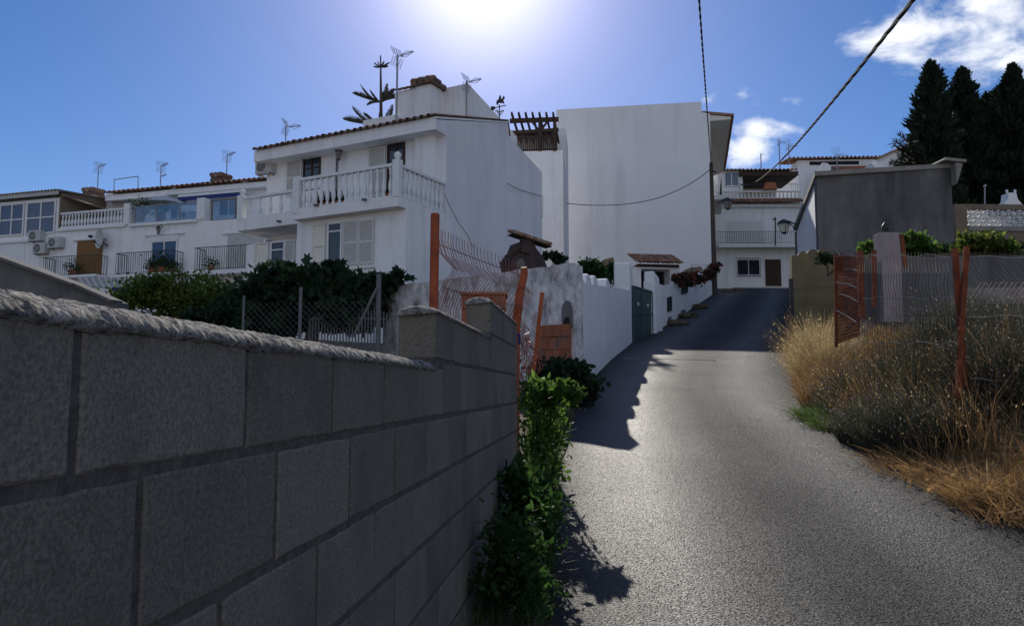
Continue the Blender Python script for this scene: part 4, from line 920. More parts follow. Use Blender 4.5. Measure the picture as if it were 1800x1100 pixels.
for (u, v0, v1, a_, l_, g_) in ((171, 338, 292, 0, 'television antenna at the left end of the terraced roofs', 0), (282, 322, 291, -5, 'television antenna with two booms in the middle of the terraced roofs', 1), (398, 312, 272, -5, 'television antenna beside the tiled chimney near the villa', 0)):
    p = rl(u, v0, 4.5); q = rl(u, v1, 4.5); antenna(p - Vector((0, 0, .8)), q.z - p.z + .8, R(a_ - 40), l_, 2 if g_ else 1, True, 1.2, .03, scale=.8, group=None)
for (u0, u1, v0, v1, l_) in ((153, 174, 341, 331, 'low tile covered chimney at the left end of the terraced roofs'), (377, 399, 316, 305, 'low tile covered chimney on the terraced roofs near the villa')):
    p = rl((u0 + u1) / 2, v0, 4.4); h_ = (X(u1, v0, 4.4) - X(u0, v0, 4.4)) / 2; th = T('chimney', p - Vector((0, 0, .6)), l_, 'chimney', RA)
    hh = rl(u0, v1, 4.4).z - p.z; th.part('shaft', MB().box(-h_ * .8, h_ * .8, -.3, .4, -.3, .45), M['white']); mb = MB()
    for k in range(3): mb.tube([(-h_ + h_ * 2 * (k + .5) / 3, -.45, .55 + hh * .6), (-h_ + h_ * 2 * (k + .5) / 3, .5, .6 + hh * .6)], .14, 7)
    mb.hexa([(-h_, -.4, .45), (h_, -.4, .45), (h_, .5, .45), (-h_, .5, .45)], [(-h_ * .7, -.3, .55 + hh), (h_ * .7, -.3, .55 + hh), (h_ * .7, .4, .55 + hh), (-h_ * .7, .4, .55 + hh)]); th.part('tile_cap', mb, M['oldtile'])
p0, p1 = rl(201, 328, 4), rl(243, 322, 4); p2, p3 = rl(201, 316, 4), rl(243, 310, 4)
solo('roof_frame', MB().tube([p0 - Vector((0, 0, .4)), p2, p3, p1 - Vector((0, 0, .4))], .03, 5), M['steel'], 'thin metal pipe frame standing on the terraced roof', 'metal frame')
# terrace things behind glass
um = T('parasol', rl(290, 386, 1.3), 'half open grey parasol on the glass screened terrace', 'parasol', RA)
um.part('pole', MB().tube([(0, 0, 0), (0, 0, 1.25)], .025, 6), M['steel']); um.part('canopy', MB().lathe((0, 0, .75), [(1.25, 0), (.7, .28), (.02, .52), (.0, .53)], 8), M['plastic'])
for (u, t_, l_) in ((322, 1.0, 'white chair on the glass screened terrace, left one'), (340, 1.2, 'white chair on the glass screened terrace, right one')):
    c = T('terrace_chair', rl(u, 388, t_), l_, 'chair', RA + R(20), 'chairs on the glass screened terrace')
    c.part('seat', MB().box(-.23, .23, -.23, .23, .42, .46), M['trim']); c.part('backrest', MB().box(-.23, .23, .2, .24, .5, .85), M['trim'])
    for sx in (-1, 1):
        for sy in (-1, 1): c.part('leg', MB().box(sx * .2 - .02, sx * .2 + .02, sy * .2 - .02, sy * .2 + .02, 0, .42), M['trim'])
def potplant(loc, label, s=1.0, m='leaf', seed=1, group=None, flower=False):
    rn = random.Random(seed); pt = T('potted_plant', loc, label, 'potted plant', 0, group)
    pt.part('pot', MB().lathe((0, 0, 0), [(.12 * s, 0), (.17 * s, .26 * s), (.19 * s, .28 * s)], 12), M['terracotta']); mb = MB()
    for j in range(150):
        q = Vector((rn.gauss(0, .16), rn.gauss(0, .16), .42 + rn.gauss(0, .13))) * s; d = Vector((rn.gauss(0, 1), rn.gauss(0, 1), rn.gauss(0, 1))).normalized(); w_ = d.orthogonal().normalized() * .035 * s; d = d * .1 * s
        mb.add([q, q + d * .5 + w_, q + d, q + d * .5 - w_], [(0, 1, 2, 3)])
    pt.part('leaves', mb, M[m], fix=False); return pt
for k, (u, v, t_, l_, s_) in enumerate(((246, 389, .5, 'large potted plant at the left end of the glass screened terrace', 1.7), (282, 389, .6, 'middle potted plant on the glass screened terrace', 1.3), (268, 484, -.4, 'potted plant on the balcony with the blue door, left one', 1.2), (285, 484, -.35, 'potted plant on the balcony with the blue door, middle one', 1.5), (304, 484, -.4, 'potted plant on the balcony with the blue door, right one', 1.1), (128, 487, -.4, 'potted plant on the balcony in front of the brown roller shutter', 1.2), (370, 478, -.4, 'potted plant at the left end of the balcony next to the villa', 1.0))):
    potplant(rl(u, v, t_), l_, s_, seed=k)
# ---- tall white blank building ------------------------------------------------
tA = P(978, 193, 51.3); tB_ = P(1233, 179, 50.0); TA = math.atan2(tB_.y - tA.y, tB_.x - tA.x)
tl = T('tall_building', (tA.x, tA.y, 5), 'tall windowless white building with a flat sloping top beside the road', 'building', TA)
TW = math.hypot(tB_.x - tA.x, tB_.y - tA.y)
tl.part('wall', MB().prism([(0, 0, 0), (TW, 0, 0), (TW, 0, tB_.z - 5), (0, 0, tA.z - 5)], (0, 3.0, 0)), M['tallwhite'])
# lower right extension of the wall down to the pole
e0 = tl.px(1254, 400)[0]; 
tl.part('wall', MB().prism([(TW + .003, .02, 0), (e0, .02, 0), (tl.px(1250, 300)[0], .02, tl.px(1250, 200, 0)[1]), (TW + .003, .02, tl.px(1236, 197, 0)[1])], (0, 2.9, 0)), M['tallwhite'])
lw0 = tl.px(948, 380)[0]; tl.part('wall', MB().box(lw0, -.003, .05, 3, 0, tl.px(960, 290)[1]), M['tallwhite'])
# patches of bare render low on the wall
for j, pts in enumerate([[(1054, 462), (1062, 456), (1078, 452), (1080, 462), (1066, 470), (1058, 468)], [(1202, 475), (1215, 470), (1232, 468), (1236, 474), (1220, 480), (1206, 484)]]):
    pp = [(tl.px(u, v)[0], -.002, tl.px(u, v)[1]) for u, v in pts]; tl.part('bare_patch', MB().prism(pp, (0, -.012, 0)), M['tan'])
# its street side, running up the road, with a long eave and a balcony
sx = P(1241, 400, 50.6); SA = math.atan2(1, .235) - math.pi / 2
ss = T('street_house', (sx.x, sx.y, 5), 'beige fronted house seen edge on with a deep overhanging eave above the street', 'house', SA)
zE = P(1288, 205, 51).z - 5; zI = P(1240, 196, 51).z - 5
ss.part('wall', MB().box(-5, 0, 2.5, 10.5, 0, zI - .3), M['cream'])
sE = ss.px(1290, 205, .6)[0]
yF = 9.2; zF = P(1272, 300, 59.8).z - 5
ss.part('roof', MB().hexa([(-3, .3, zI + .30), (sE, .3, zE - .14), (sE - .3, yF, zF - .14), (-3, yF, zI - .6)], [(-3, .3, zI + .5), (sE, .3, zE), (sE - .3, yF, zF), (-3, yF, zI - .4)]), M['tile'])
ss.part('soffit', MB().hexa([(.003, .4, zI - .7), (sE - .2, .4, zE - .32), (sE - .5, yF - .1, zF - .32), (.003, yF - .1, zF - .8)], [(.003, .4, zI - .2), (sE - .2, .4, zE - .16), (sE - .5, yF - .1, zF - .16), (.003, yF - .1, zF - .3)]), M['cream'])
ss.part('wall', MB().box(.0, .45, 3.2, yF, 0, zF - .5), M['cream'])
ss.part('balcony_slab', MB().box(.453, 1.2, 3.6, 8.5, P(1262, 345, 53).z - 5, P(1262, 340, 53).z - 5 + .1), M['white'])
railing(ss, (1.15, 3.6), (1.15, 8.4), P(1262, 340, 53).z - 5 + .12, P(1262, 306, 53).z - 5, 18)
# ---- pergola terrace house between villa and tall building --------------------
pg = T('terrace_house', P(925, 480, 40) - Vector((0, 0, 2)), 'white house with a dark timber pergola terrace, between the villa and the tall building', 'house', R(-6))
ps = lambda u, v, t=0: (pg.px(u, v, t)[0], t, pg.px(u, v, t)[1])
a = ps(880, 300)[0]; b = ps(990, 300)[0]; zt = ps(930, 266)[2]
pg.part('wall', MB().box(a, b, 0, 8, 0, zt), M['white']); pg.part('back_wall', MB().box(a, b, 4, 8, zt, ps(930, 228, 4)[2]), M['white'])
sl_ = MB()
for k in range(26):
    s_ = ps(898, 250)[0] + (ps(978, 250)[0] - ps(898, 250)[0]) * k / 25; sl_.box(s_ - .035, s_ + .035, .1, .13, zt, ps(930, 241)[2])
sl_.box(ps(896, 250)[0], ps(980, 250)[0], .06, .1, ps(930, 243)[2], ps(930, 238)[2]); sl_.box(ps(896, 250)[0], ps(980, 250)[0], .06, .1, zt + .05, zt + .13)
pg.part('slat_fence', sl_, M['wood'])
pe = MB(); pe.bar(ps(896, 213), ps(982, 210), .14, .22); pe.bar(ps(896, 234), ps(982, 228), .12, .16)
for u in (949, 975): pe.bar(ps(u, 266), ps(u, 212), .16, .16)
for k in range(7):
    u = 901 + 12 * k; x_ = ps(u, 214)[0]; z_ = ps(u, 214)[2]; pe.bar((x_, -.45, z_ + .28), (x_ + .1, 3.5, z_ + .0), .09, .16)
pe.bar(ps(949, 232), ps(935, 214), .1, .1); pe.bar(ps(949, 232), ps(963, 213), .1, .1)
pg.part('pergola', pe, M['wood']); pg.part('roof_tiles', tile_roof(ps(898, 230, 1.5)[0], ps(976, 230, 1.5)[0], 1.5, ps(930, 233, 1.5)[2], 4.2, ps(930, 228, 1.5)[2] + .5), M['oldtile'], fix=False)
# ---- house at the head of the road -------------------------------------------
eh = T('street_head_house', P(1262, 508, 60), 'two storey white house closing the head of the road, with iron balcony and brown door', 'house', R(-1))
E = lambda u, v, t=0: eh.px(u, v, t)
X2 = lambda u, v=420, t=0: E(u, v, t)[0]; Z2 = lambda v, t=0: E(1330, v, t)[1]
sR = X2(1416); eh.part('wall', MB().box(-4, sR, 0, 9, -1, Z2(362)), M['white'])
eh.part('plinth', MB().box(X2(1285), sR, -.08, -.001, -1, Z2(505)), M['stone'])
a, b, c, d = eh.rect(1345, 456, 1373, 503, 0); eh.part('door', MB().box(a, b, -.03, -.001, c, d), M['wood'], bevel=.01)
a, b, c, d = eh.rect(1295, 456, 1336, 484, 0); w_ = window(eh, a, b, c, d, -.012, 2, 1, .06)
gr = MB()
for k in range(10): s_ = a + (b - a) * k / 9; gr.tube([(s_, -.14, c - .1), (s_, -.14, d + .1)], .014, 4)
for z in (c - .05, (c + d) / 2, d + .05): gr.bar((a, -.14, z), (b, -.14, z), .02, .03)
eh.part('window_grille', gr, M['iron'], parent=w_); eh.part('window_surround', MB().box(a - .18, a, -.05, -.001, c - .15, d + .15).box(b, b + .18, -.05, -.001, c - .15, d + .15), M['trim'])
a, b, c, d = eh.rect(1277, 386, 1345, 428, 0)
eh.part('arched_shutter', MB().prism([(a, -.002, c), (b, -.002, c), (b, -.002, d - .05), ((a + b) / 2, -.002, d + .25), (a, -.002, d - .05)], (0, -.06, 0)), M['trim'])
eh.part('roller_shutter', MB().box(a + .15, b - .15, -.09, -.063, c, d - .15), M['shutter'])
eh.part('balcony_slab', MB().box(X2(1258), sR, -.9, -.001, Z2(438), Z2(432)), M['trim'])
railing(eh, (X2(1260, t=-.85), -.85), (X2(1398, t=-.85), -.85), Z2(432), Z2(407, -.85), 44, belly=True, r=.016)
eh.part('cornice', MB().box(-4, sR, -.25, -.001, Z2(364) - .05, Z2(360)), M['trim'])
eh.part('eave_tiles', tile_roof(X2(1262), sR, -.6, Z2(359), .6, Z2(347), pitch=.3, r=.1), M['tile'], fix=False)
zt = Z2(346); balustrade(eh, (X2(1264), .65), (sR, .65), zt, Z2(332) - zt, 22, M['trim'])
eh.part('terrace', MB().box(-4, sR, .6, 9, Z2(362), zt - .02), M['white'])
eh.part('back_wall', MB().box(-4, sR - .5, 5, 9, zt, Z2(300, 5)), M['cream'])
a, b, c, d = eh.rect(1273, 302, 1299, 328, 1.2); eh.part('wall', MB().box(a - .5, b + .3, 1.25, 5, zt, d + .25), M['white']); window(eh, a, b, c, d, 1.23, 2, 1, .08, gm='blueglass')
eh.part('porch_roof', tile_roof(X2(1268, 300, .8), X2(1403, 300, .8), .8, Z2(299, .8), 5.5, Z2(296, .8) + .9, pitch=.3, r=.1), M['oldtile'], fix=False)
eh.part('roof_beam', MB().box(X2(1300, 300, .9), X2(1403, 300, .9), .9, 5, Z2(302, .9) - .3, Z2(299, .9) - .1), M['wood'])
railing(eh, (X2(1300, 330, 1.0), 1.0), (X2(1402, 330, 1.0), 1.0), zt, Z2(324, 1.0), 30)
a, b, c, d = eh.rect(1342, 321, 1366, 335, .4); mb = MB(); mb.prism([(a, .3, c + .1), (b, .3, c + .1), (b, .3, c + .2), ((a + b) / 2 + .35, .3, d), ((a + b) / 2 - .35, .3, d), (a, .3, c + .2)], (0, .3, 0)); eh.part('gable_ornament', mb, M['terracotta'])
eh.part('finial', MB().lathe((X2(1303, 338, .65), .65, Z2(334)), [(.12, 0), (.05, .05), (.15, .2), (.1, .34), (.03, .42)], 10), M['trim'], smooth=True)
# gable chimney pot / pole items
p = P(1363, 405, 58.5); solo('flag_pole', MB().tube([P(1363, 432, 58.6), P(1363, 382, 58.6)], .05, 6).prism([P(1357, 386, 58.6), P(1363, 382, 58.6), P(1363, 387, 58.6)], (0, .05, 0)), M['iron'], 'black iron post with pointed top on the balcony at the head of the road', 'post')
# ---- houses behind to the right -----------------------------------------------
bh = T('white_house', P(1400, 300, 68) - Vector((0, 0, 4)), 'white house with a long tiled roof edge behind the grey concrete building', 'house', R(-3))
H = lambda u, v, t=0: bh.px(u, v, t)
a, b = H(1403, 300)[0], H(1550, 300)[0]; zt = H(1470, 279)[1]
bh.part('wall', MB().box(a, b, 0, 8, -4, zt - .1), M['white']); bh.part('roof_tiles', tile_roof(a - 1, b + .2, -.5, zt - .05, 3, zt + .35, pitch=.34, r=.12), M['tile'], fix=False)
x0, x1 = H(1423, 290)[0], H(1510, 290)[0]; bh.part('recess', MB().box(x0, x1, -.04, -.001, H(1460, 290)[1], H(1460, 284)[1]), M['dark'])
x0, x1 = H(1449, 290)[0], H(1540, 290)[0]; bh.part('brick_band', MB().box(x0, x1, -.3, -.05, H(1460, 304)[1], H(1460, 294)[1]), M['brick'])
bh.part('parapet', MB().prism([(H(1424, 300)[0], -1.5, -3), (H(1450, 300)[0], -1.5, -3), (H(1450, 300)[0], -1.5, H(1450, 292, -1.5)[1]), (H(1444, 300)[0], -1.5, H(1444, 287, -1.5)[1]), (H(1436, 300)[0], -1.5, H(1436, 286, -1.5)[1]), (H(1424, 300)[0], -1.5, H(1424, 300, -1.5)[1])], (0, .3, 0)), M['white'])
ac_unit(bh.loc + Vector((H(1531, 290)[0], .0, H(1531, 293)[1])), R(-3), 'air conditioner under the roof edge of the white house behind the grey concrete building')
gh = T('gabled_house', P(1580, 300, 64) - Vector((0, 0, 4)), 'small white gabled house end between the grey concrete building and the conifers', 'house', R(-3))
G_ = lambda u, v, t=0: gh.px(u, v, t)
a, m_, b = G_(1540, 290)[0], G_(1578, 290)[0], G_(1625, 290)[0]
gh.part('wall', MB().prism([(a, 0, -4), (b, 0, -4), (b, 0, G_(1600, 268)[1]), (m_, 0, G_(1578, 264)[1]), (a, 0, G_(1545, 281)[1])], (0, 5, 0)), M['white'])
gh.part('roof_verge', MB().bar((a, -.1, G_(1545, 280)[1]), (m_, -.1, G_(1578, 263)[1]), .5, .12).bar((m_, -.1, G_(1578, 263)[1]), (b, -.1, G_(1600, 267)[1]), .5, .12), M['tile'])
x0, x1, z0_, z1_ = gh.rect(1561, 283, 1569, 292, 0); window(gh, x0, x1, z0_, z1_, -.01, 1, 1, .05)
for (u, v0, v1, Y, l_, s_) in ((1371, 296, 248, 62, 'tall thin television antenna left of the two by the tiled roof', .7), (1387, 280, 254, 67, 'television antenna right of the two by the tiled roof', 1.1), (1338, 296, 270, 64, 'bare thin mast over the house at the head of the road', .3), (1472, 302, 270, 66, 'television antenna in front of the long tiled roof edge', 1.4)):
    a_ = P(u, v0, Y); b_ = P(u, v1, Y); antenna((a_.x, a_.y, a_.z - .5), b_.z - a_.z + .5, R(20), l_, 1, s_ > .5, .9, .045, scale=s_)
# ---- grey concrete building ----------------------------------------------------
cb = T('concrete_building', P(1441, 440, 27) - Vector((0, 0, 2.6)), 'bare grey concrete rendered building with a white left side and projecting roof slab', 'building', R(4))
Q = lambda u, v, t=0: cb.px(u, v, t)
wR = Q(1675, 370)[0]; zl, zr = Q(1441, 305)[1], Q(1660, 288)[1]
def dirv(a): return Vector((math.cos(a), math.sin(a)))
cb.part('front_wall', MB().prism([(0, 0, -1), (wR, 0, -1), (wR, 0, zr), (0, 0, zl)], (0, .25, 0)), M['concrete'])
sdv = cb.inv.to_3x3() @ Vector((.262, 1, 0)).normalized(); LEN = 7.8
e = sdv * LEN
cb.part('side_wall', MB().prism([(-.003, .003, -1), (e.x, e.y, -1), (e.x, e.y, zl - .5), (-.003, .003, zl - .16)], (.25, 0, 0)), M['white'])
cb.part('back_wall', MB().prism([(e.x, e.y, -1), (wR + 2, e.y, -1), (wR + 2, e.y, zr - .4), (e.x, e.y, zl - .5)], (0, .25, 0)), M['concrete'])
pz = lambda x, y, z: (x, y, z)
cb.part('right_wall', MB().prism([(wR - .25, .26, -1), (wR + 1.9, LEN, -1), (wR + 1.9, LEN, zr - .4), (wR - .25, .26, zr - .02)], (.24, 0, 0)), M['concrete'])
o_l = -.16
cb.part('roof_slab', MB().hexa([(o_l, -.18, zl - .14), (wR + .0, -.03, zr - .14), (wR + 2, LEN, zr - .5), (e.x + o_l, e.y, zl - .5)], [(o_l, -.18, zl + .02), (wR + .0, -.03, zr + .02), (wR + 2, LEN, zr - .3), (e.x + o_l, e.y, zl - .32)]), M['slabconc'])
x0 = Q(1648, 288)[0]; x1 = Q(1688, 288)[0]
cb.part('corner_slab', MB().prism([(x0, -.35, zr + .03), (x1, -.35, zr - .03), (x1, -.35, zr + .07), (x0 + .1, -.35, zr + .13)], (0, 1.6, 0)).prism([(wR + .003, -.3, zr - .04), (x1 - .1, -.3, zr - .06), (wR + .003, -.3, zr - .8)], (0, .35, 0)), M['slabconc'])
# ---- breeze block boundary wall on the right, with barbecue chimney -------------
bw = T('breeze_block_wall', P(1740, 440, 33) - Vector((0, 0, 2)), 'tan boundary wall with a band of white pierced blocks, below the conifers', 'wall', R(2))
W_ = lambda u, v, t=0: bw.px(u, v, t)
a, b = W_(1680, 400)[0], W_(1900, 400)[0]; zt, zb2, zb1, zb0 = W_(1740, 359)[1], W_(1740, 368)[1], W_(1740, 398)[1], W_(1740, 520)[1]
xb = W_(1700, 380)[0]
bw.part('wall', MB().box(a, b, .0, .2, zb0, zb1 - .2).box(a, xb, 0, .2, zb1 - .2, zt).box(xb, b, 0, .2, zb2, zt), M['tan']); bw.part('ledge', MB().box(xb, b, -.06, .2, zb1 - .2, zb1), M['slabconc'])
mb = MB(); hgt = zb2 - zb1; nb_ = int((b - xb) / (hgt / 1.0) * 1.0); cw = hgt / 1.6
n_ = int((b - xb) / cw)
for k in range(n_):
    for j in range(2):
        c0 = xb + cw * k; z0_ = zb1 + hgt / 2 * j; z1_ = z0_ + hgt / 2; c1 = c0 + cw
        for (p, q) in (((c0, z0_), (c1, z1_)), ((c0, z1_), (c1, z0_)), ((c0, (z0_ + z1_) / 2), (c1, (z0_ + z1_) / 2)), (((c0 + c1) / 2, z0_), ((c0 + c1) / 2, z1_)), ((c0, z0_), (c0, z1_)), ((c0, z0_ + .01), (c1, z0_ + .01))):
            mb.bar((p[0], .1, p[1]), (q[0], .1, q[1]), .025, .16, (0, 1, 0))
bw.part('pierced_blocks', mb, M['trim'])
bb = T('barbecue_chimney', P(1781, 360, 33.4), 'small white flared barbecue hood standing on the tan boundary wall', 'chimney', 0)
kk = 33.4 / F; bb.part('hood', MB().prism([(-17 * kk, 0, 0), (17 * kk, 0, 0), (9 * kk, 0, 10 * kk), (7 * kk, 0, 22 * kk), (-7 * kk, 0, 22 * kk), (-9 * kk, 0, 10 * kk)], (0, .5, 0)), M['white'])
for sx in (-1, 1): bb.part('horn', MB().tube([(sx * 7 * kk, .1, 22 * kk), (sx * 7.5 * kk, .1, 28 * kk)], [.04, .06], 6), M['white'])
solo('thin_pole', MB().tube([P(1731, 360, 33.3), P(1731, 326, 33.3)], .03, 6).tube([P(1730, 329, 33.3), P(1733, 325, 33.3)], .05, 6), M['steel'], 'thin grey pole standing on the tan boundary wall', 'pole')
# ---- ochre stepped wall ----------------------------------------------------------
yw = T('ochre_wall', P(1400, 530, 23.5) - Vector((0, 0, .6)), 'ochre rendered garden wall with a jagged stepped top in front of the grey building', 'wall', R(-6))
Yq = lambda u, v: (yw.px(u, v)[0], 0, yw.px(u, v)[1])
yw.part('wall', MB().prism([Yq(1392, 600), Yq(1520, 600), Yq(1520, 470), Yq(1450, 452), Yq(1450, 437), Yq(1441, 438), Yq(1437, 443), Yq(1434, 439), Yq(1424, 438), Yq(1418, 446), Yq(1413, 441), Yq(1407, 443), Yq(1402, 449), Yq(1392, 449)], (0, .3, 0)), M['yellow'])
pgt = T('ground_post', P(1392, 545, 22.6), 'short dark iron gate post in front of the ochre wall', 'post'); pgt.part('post', MB().box(-.05, .05, -.05, .05, -.5, P(1392, 490, 22.6).z - pgt.loc.z), M['iron']); pgt.part('wire', MB().tube([(0, 0, .6), (1.4, -.4, .62)], .008, 4), M['iron'])
# ---- utility pole and lines --------------------------------------------------------
up = T('utility_pole', P(1257, 522, 42.6), 'tall dark wooden utility pole standing against the white wall beside the road', 'utility pole')
pt_ = P(1250, 288, 42.6); up.part('shaft', MB().tube([(0, 0, -.6), tuple(pt_ - up.loc)], [.15, .10], 10), M['pole']); up.part('cap', MB().tube([tuple(pt_ - up.loc + Vector((0, 0, .0))), tuple(pt_ - up.loc + Vector((0, 0, .12)))], [.12, .03], 8), M['iron'])
up.part('bracket', MB().tube([tuple(P(1251, 300, 42.5) - up.loc), tuple(P(1259, 303, 42.3) - up.loc)], .04, 5), M['iron'])
def cable(pts, r, label, nm='cable', n=5, m='cable'): return solo(nm, MB().tube(pts, r, n), M[m], label, 'cable', loc=pts[0])
def span(A, B, sag, n=40): return [A + (B - A) * (k / n) - Vector((0, 0, sag * 4 * (k / n) * (1 - k / n))) for k in range(n + 1)]
A_ = P(1298, 322, 57); B_ = P(1652, -60, 6.0); base = span(A_, B_, .75, 700); mb = MB()
ax = (B_ - A_).normalized(); u1 = ax.orthogonal().normalized(); u2 = ax.cross(u1)
for ph in range(3):
    L_ = (B_ - A_).length; pts = []
    for k, p in enumerate(base):
        a_ = ph * 2.0944 + k / 700 * L_ / .8 * math.pi; pts.append(p + (u1 * math.cos(a_) + u2 * math.sin(a_)) * .011)
    mb.tube(pts, .012, 5)
solo('twisted_power_line', mb, M['cable'], 'thick twisted black overhead cable crossing the sky above the road', 'cable', loc=A_, fix=False)
mb = MB()
for ph in range(2):
    b2 = span(P(1250, 291, 42.5), P(1226, -40, 15), .1, 300); mb.tube([p + Vector((math.cos(k * .55 + ph * 3.14), 0, math.sin(k * .55 + ph * 3.14))) * .014 for k, p in enumerate(b2)], .014, 5)
solo('service_line', mb, M['cable'], 'thin overhead cable rising steeply from the top of the utility pole', 'cable', loc=P(1250, 291, 42.5), fix=False)
wpts = []
for (u, v, Y) in ((1249, 297, 42.4), (1225, 316, 43), (1190, 335, 44), (1150, 350, 45), (1100, 359, 46), (1050, 361, 46.5), (1000, 358, 45), (955, 347, 41)): wpts.append(P(u, v, Y))
bz = bez(wpts); cable([bz(k / 40) for k in range(41)], .022, 'sagging wire hung across the tall white wall from the utility pole')
wpts = [P(u, v, Y) for (u, v, Y) in ((952, 345, 32.2), (925, 337, 31), (905, 330, 30), (891, 322, 29))]
bz = bez(wpts); cable([bz(k / 12) for k in range(13)], .012, 'short thin wire along the villa side wall')
# street lamps
def street_lamp(base, tip, label, s=1.0, gm='lampglass'):
    th = T('street_lamp', base, label, 'street lamp', 0, 'street lamps on brackets'); t = Vector(tip) - Vector(base)
    th.part('arm', MB().tube([(0, 0, 0), t * .5 + Vector((0, 0, .06)), t + Vector((0, 0, .12))], .03, 6).tube([(0, 0, -.25), t * .55], .02, 5), M['iron'])
    gl = th.part('glass', MB().lathe(t, [(.12 * s, -.42 * s), (.25 * s, -.08 * s)], 4), M[gm], fix=True)
    fr = MB().lathe(t, [(.30 * s, -.08 * s), (.20 * s, .05 * s), (.04, .14 * s)], 4).lathe(t, [(.03, -.50 * s), (.13 * s, -.44 * s), (.13 * s, -.41 * s)], 4)
    for k in range(4): a_ = k * math.pi / 2; fr.tube([t + Vector((.12 * s * math.cos(a_), .12 * s * math.sin(a_), -.42 * s)), t + Vector((.25 * s * math.cos(a_), .25 * s * math.sin(a_), -.08 * s))], .014, 4)
    th.part('frame', fr, M['iron']); return th
bL = P(1401, 395, 32.3); street_lamp(bL, P(1378, 391, 32.2), 'street lamp with glowing pale glass on the corner of the grey concrete building', 1.0)
bL = P(1258, 358, 50.2); street_lamp(bL, P(1279, 352, 50.0), 'dark street lamp on the beige fronted house beside the utility pole', 1.3, 'dimglass')
# ---- chain link fence in front of the fig tree ---------------------------------------
cf = T('chain_link_fence', (-3, 13.4, 1.2), 'grey chain link fence with tube posts and a diagonal brace before the fig tree', 'fence')
fa, fb = P(429, 560, 13.6), P(667, 560, 13.2); fz1 = P(600, 500, 13.4).z - .15; fz0 = 1.2
for (u, v, r_) in ((429, 520, .022), (529, 505, .03), (666, 482, .042)):
    p = P(u, v, 13.4); cf.part('post', MB().tube([Vector((p.x, p.y, .9)), p], r_, 8), M['greypipe'], world=True)
cf.part('brace', MB().tube([P(621, 592, 13.3), P(662, 507, 13.35)], .026, 6), M['greypipe'], world=True)
cl = MB(); Lf = (fb - fa).length; zt = P(600, 530, 13.4).z; hh = zt - fz0; st_ = .11; n_ = int((Lf + hh) / st_)
dx = Vector((fb.x - fa.x, fb.y - fa.y, 0)).normalized(); o_ = Vector((fa.x, fa.y, fz0))
for k in range(n_):
    for sg in (1, -1):
        x0 = k * st_ - (hh if sg > 0 else 0); z0_ = 0; x1 = x0 + hh * sg if sg > 0 else x0 - hh; z1_ = hh
        # clip
        def pt(x, z): return (x, z)
        pA, pB = [x0, 0.0], [x1, hh]
        if pA[0] > pB[0]: pA, pB = pB, pA
        if pB[0] < 0 or pA[0] > Lf: continue
        if pA[0] < 0: f_ = -pA[0] / (pB[0] - pA[0]); pA = [0, pA[1] + (pB[1] - pA[1]) * f_]
        if pB[0] > Lf: f_ = (Lf - pA[0]) / (pB[0] - pA[0]); pB = [Lf, pA[1] + (pB[1] - pA[1]) * f_]
        cl.tube([o_ + dx * pA[0] + Vector((0, 0, pA[1])), o_ + dx * pB[0] + Vector((0, 0, pB[1]))], .0022, 3, cap=False)
cf.part('wire_mesh', cl, M['greypipe'], world=True, fix=False)
pk = MB()
for k in range(26):
    u = 545 + 135 * k / 25; p = P(u, 545 + rnd.uniform(-14, 6), 14.6); pk.tube([Vector((p.x, p.y, 1.3)), p], .014, 5)
pk.bar(P(545, 560, 14.62), P(680, 560, 14.62), .03, .03)
solo('picket_screen', pk, M['greypipe'], 'low screen of grey upright bars behind the fig trunk', 'fence')
# ---- grey gable wall at the lower left ----------------------------------------------
gb = T('shed', P(60, 520, 15) - Vector((0, 0, .8)), 'low grey shed wall with a sloping tiled edge beyond the block wall at far left', 'shed', R(-15))
g_ = lambda u, v, t=0: (gb.px(u, v, t)[0], t, gb.px(u, v, t)[1])
gb.part('wall', MB().prism([g_(-60, 620), g_(205, 620), g_(205, 531), g_(140, 503), g_(60, 470), g_(0, 450), g_(-60, 430)], (0, .3, 0)), M['concrete'])
gb.part('verge_tiles', MB().bar(g_(-60, 429), g_(140, 502), .4, .05).bar(g_(140, 502), g_(205, 530), .3, .05), M['concrete'])
# striped awning and a low roof beyond the shed
aw = T('striped_awning', P(182, 497, 22), 'green and white striped awning just above the block wall at left', 'awning', R(-15))
A1 = lambda u, v, t=0: (aw.px(u, v, t)[0], t, aw.px(u, v, t)[1])
for k in range(16):
    u0 = 136 + 5.6 * k; u1 = u0 + 5.4
    p0 = A1(u0, 488 + .0 * k, 1.2); p1 = A1(u1, 488, 1.2); p2 = A1(u1 + 10, 505 + .1 * k, -.3); p3 = A1(u0 + 10, 505 + .1 * k, -.3)
    aw.part('cloth_stripe', MB().hexa([p3, p2, p1, p0], [tuple(Vector(q_) + Vector((0, 0, .02))) for q_ in (p3, p2, p1, p0)]), M['green' if k % 2 else 'greypipe'])
solo('blue_barrel_cover', MB().prism([P(196, 512, 20), P(222, 508, 20), P(222, 504, 20), P(196, 505, 20)], (0, .6, 0)), M['blue'], 'strip of dark blue sheet above the hedge at left', 'sheet')
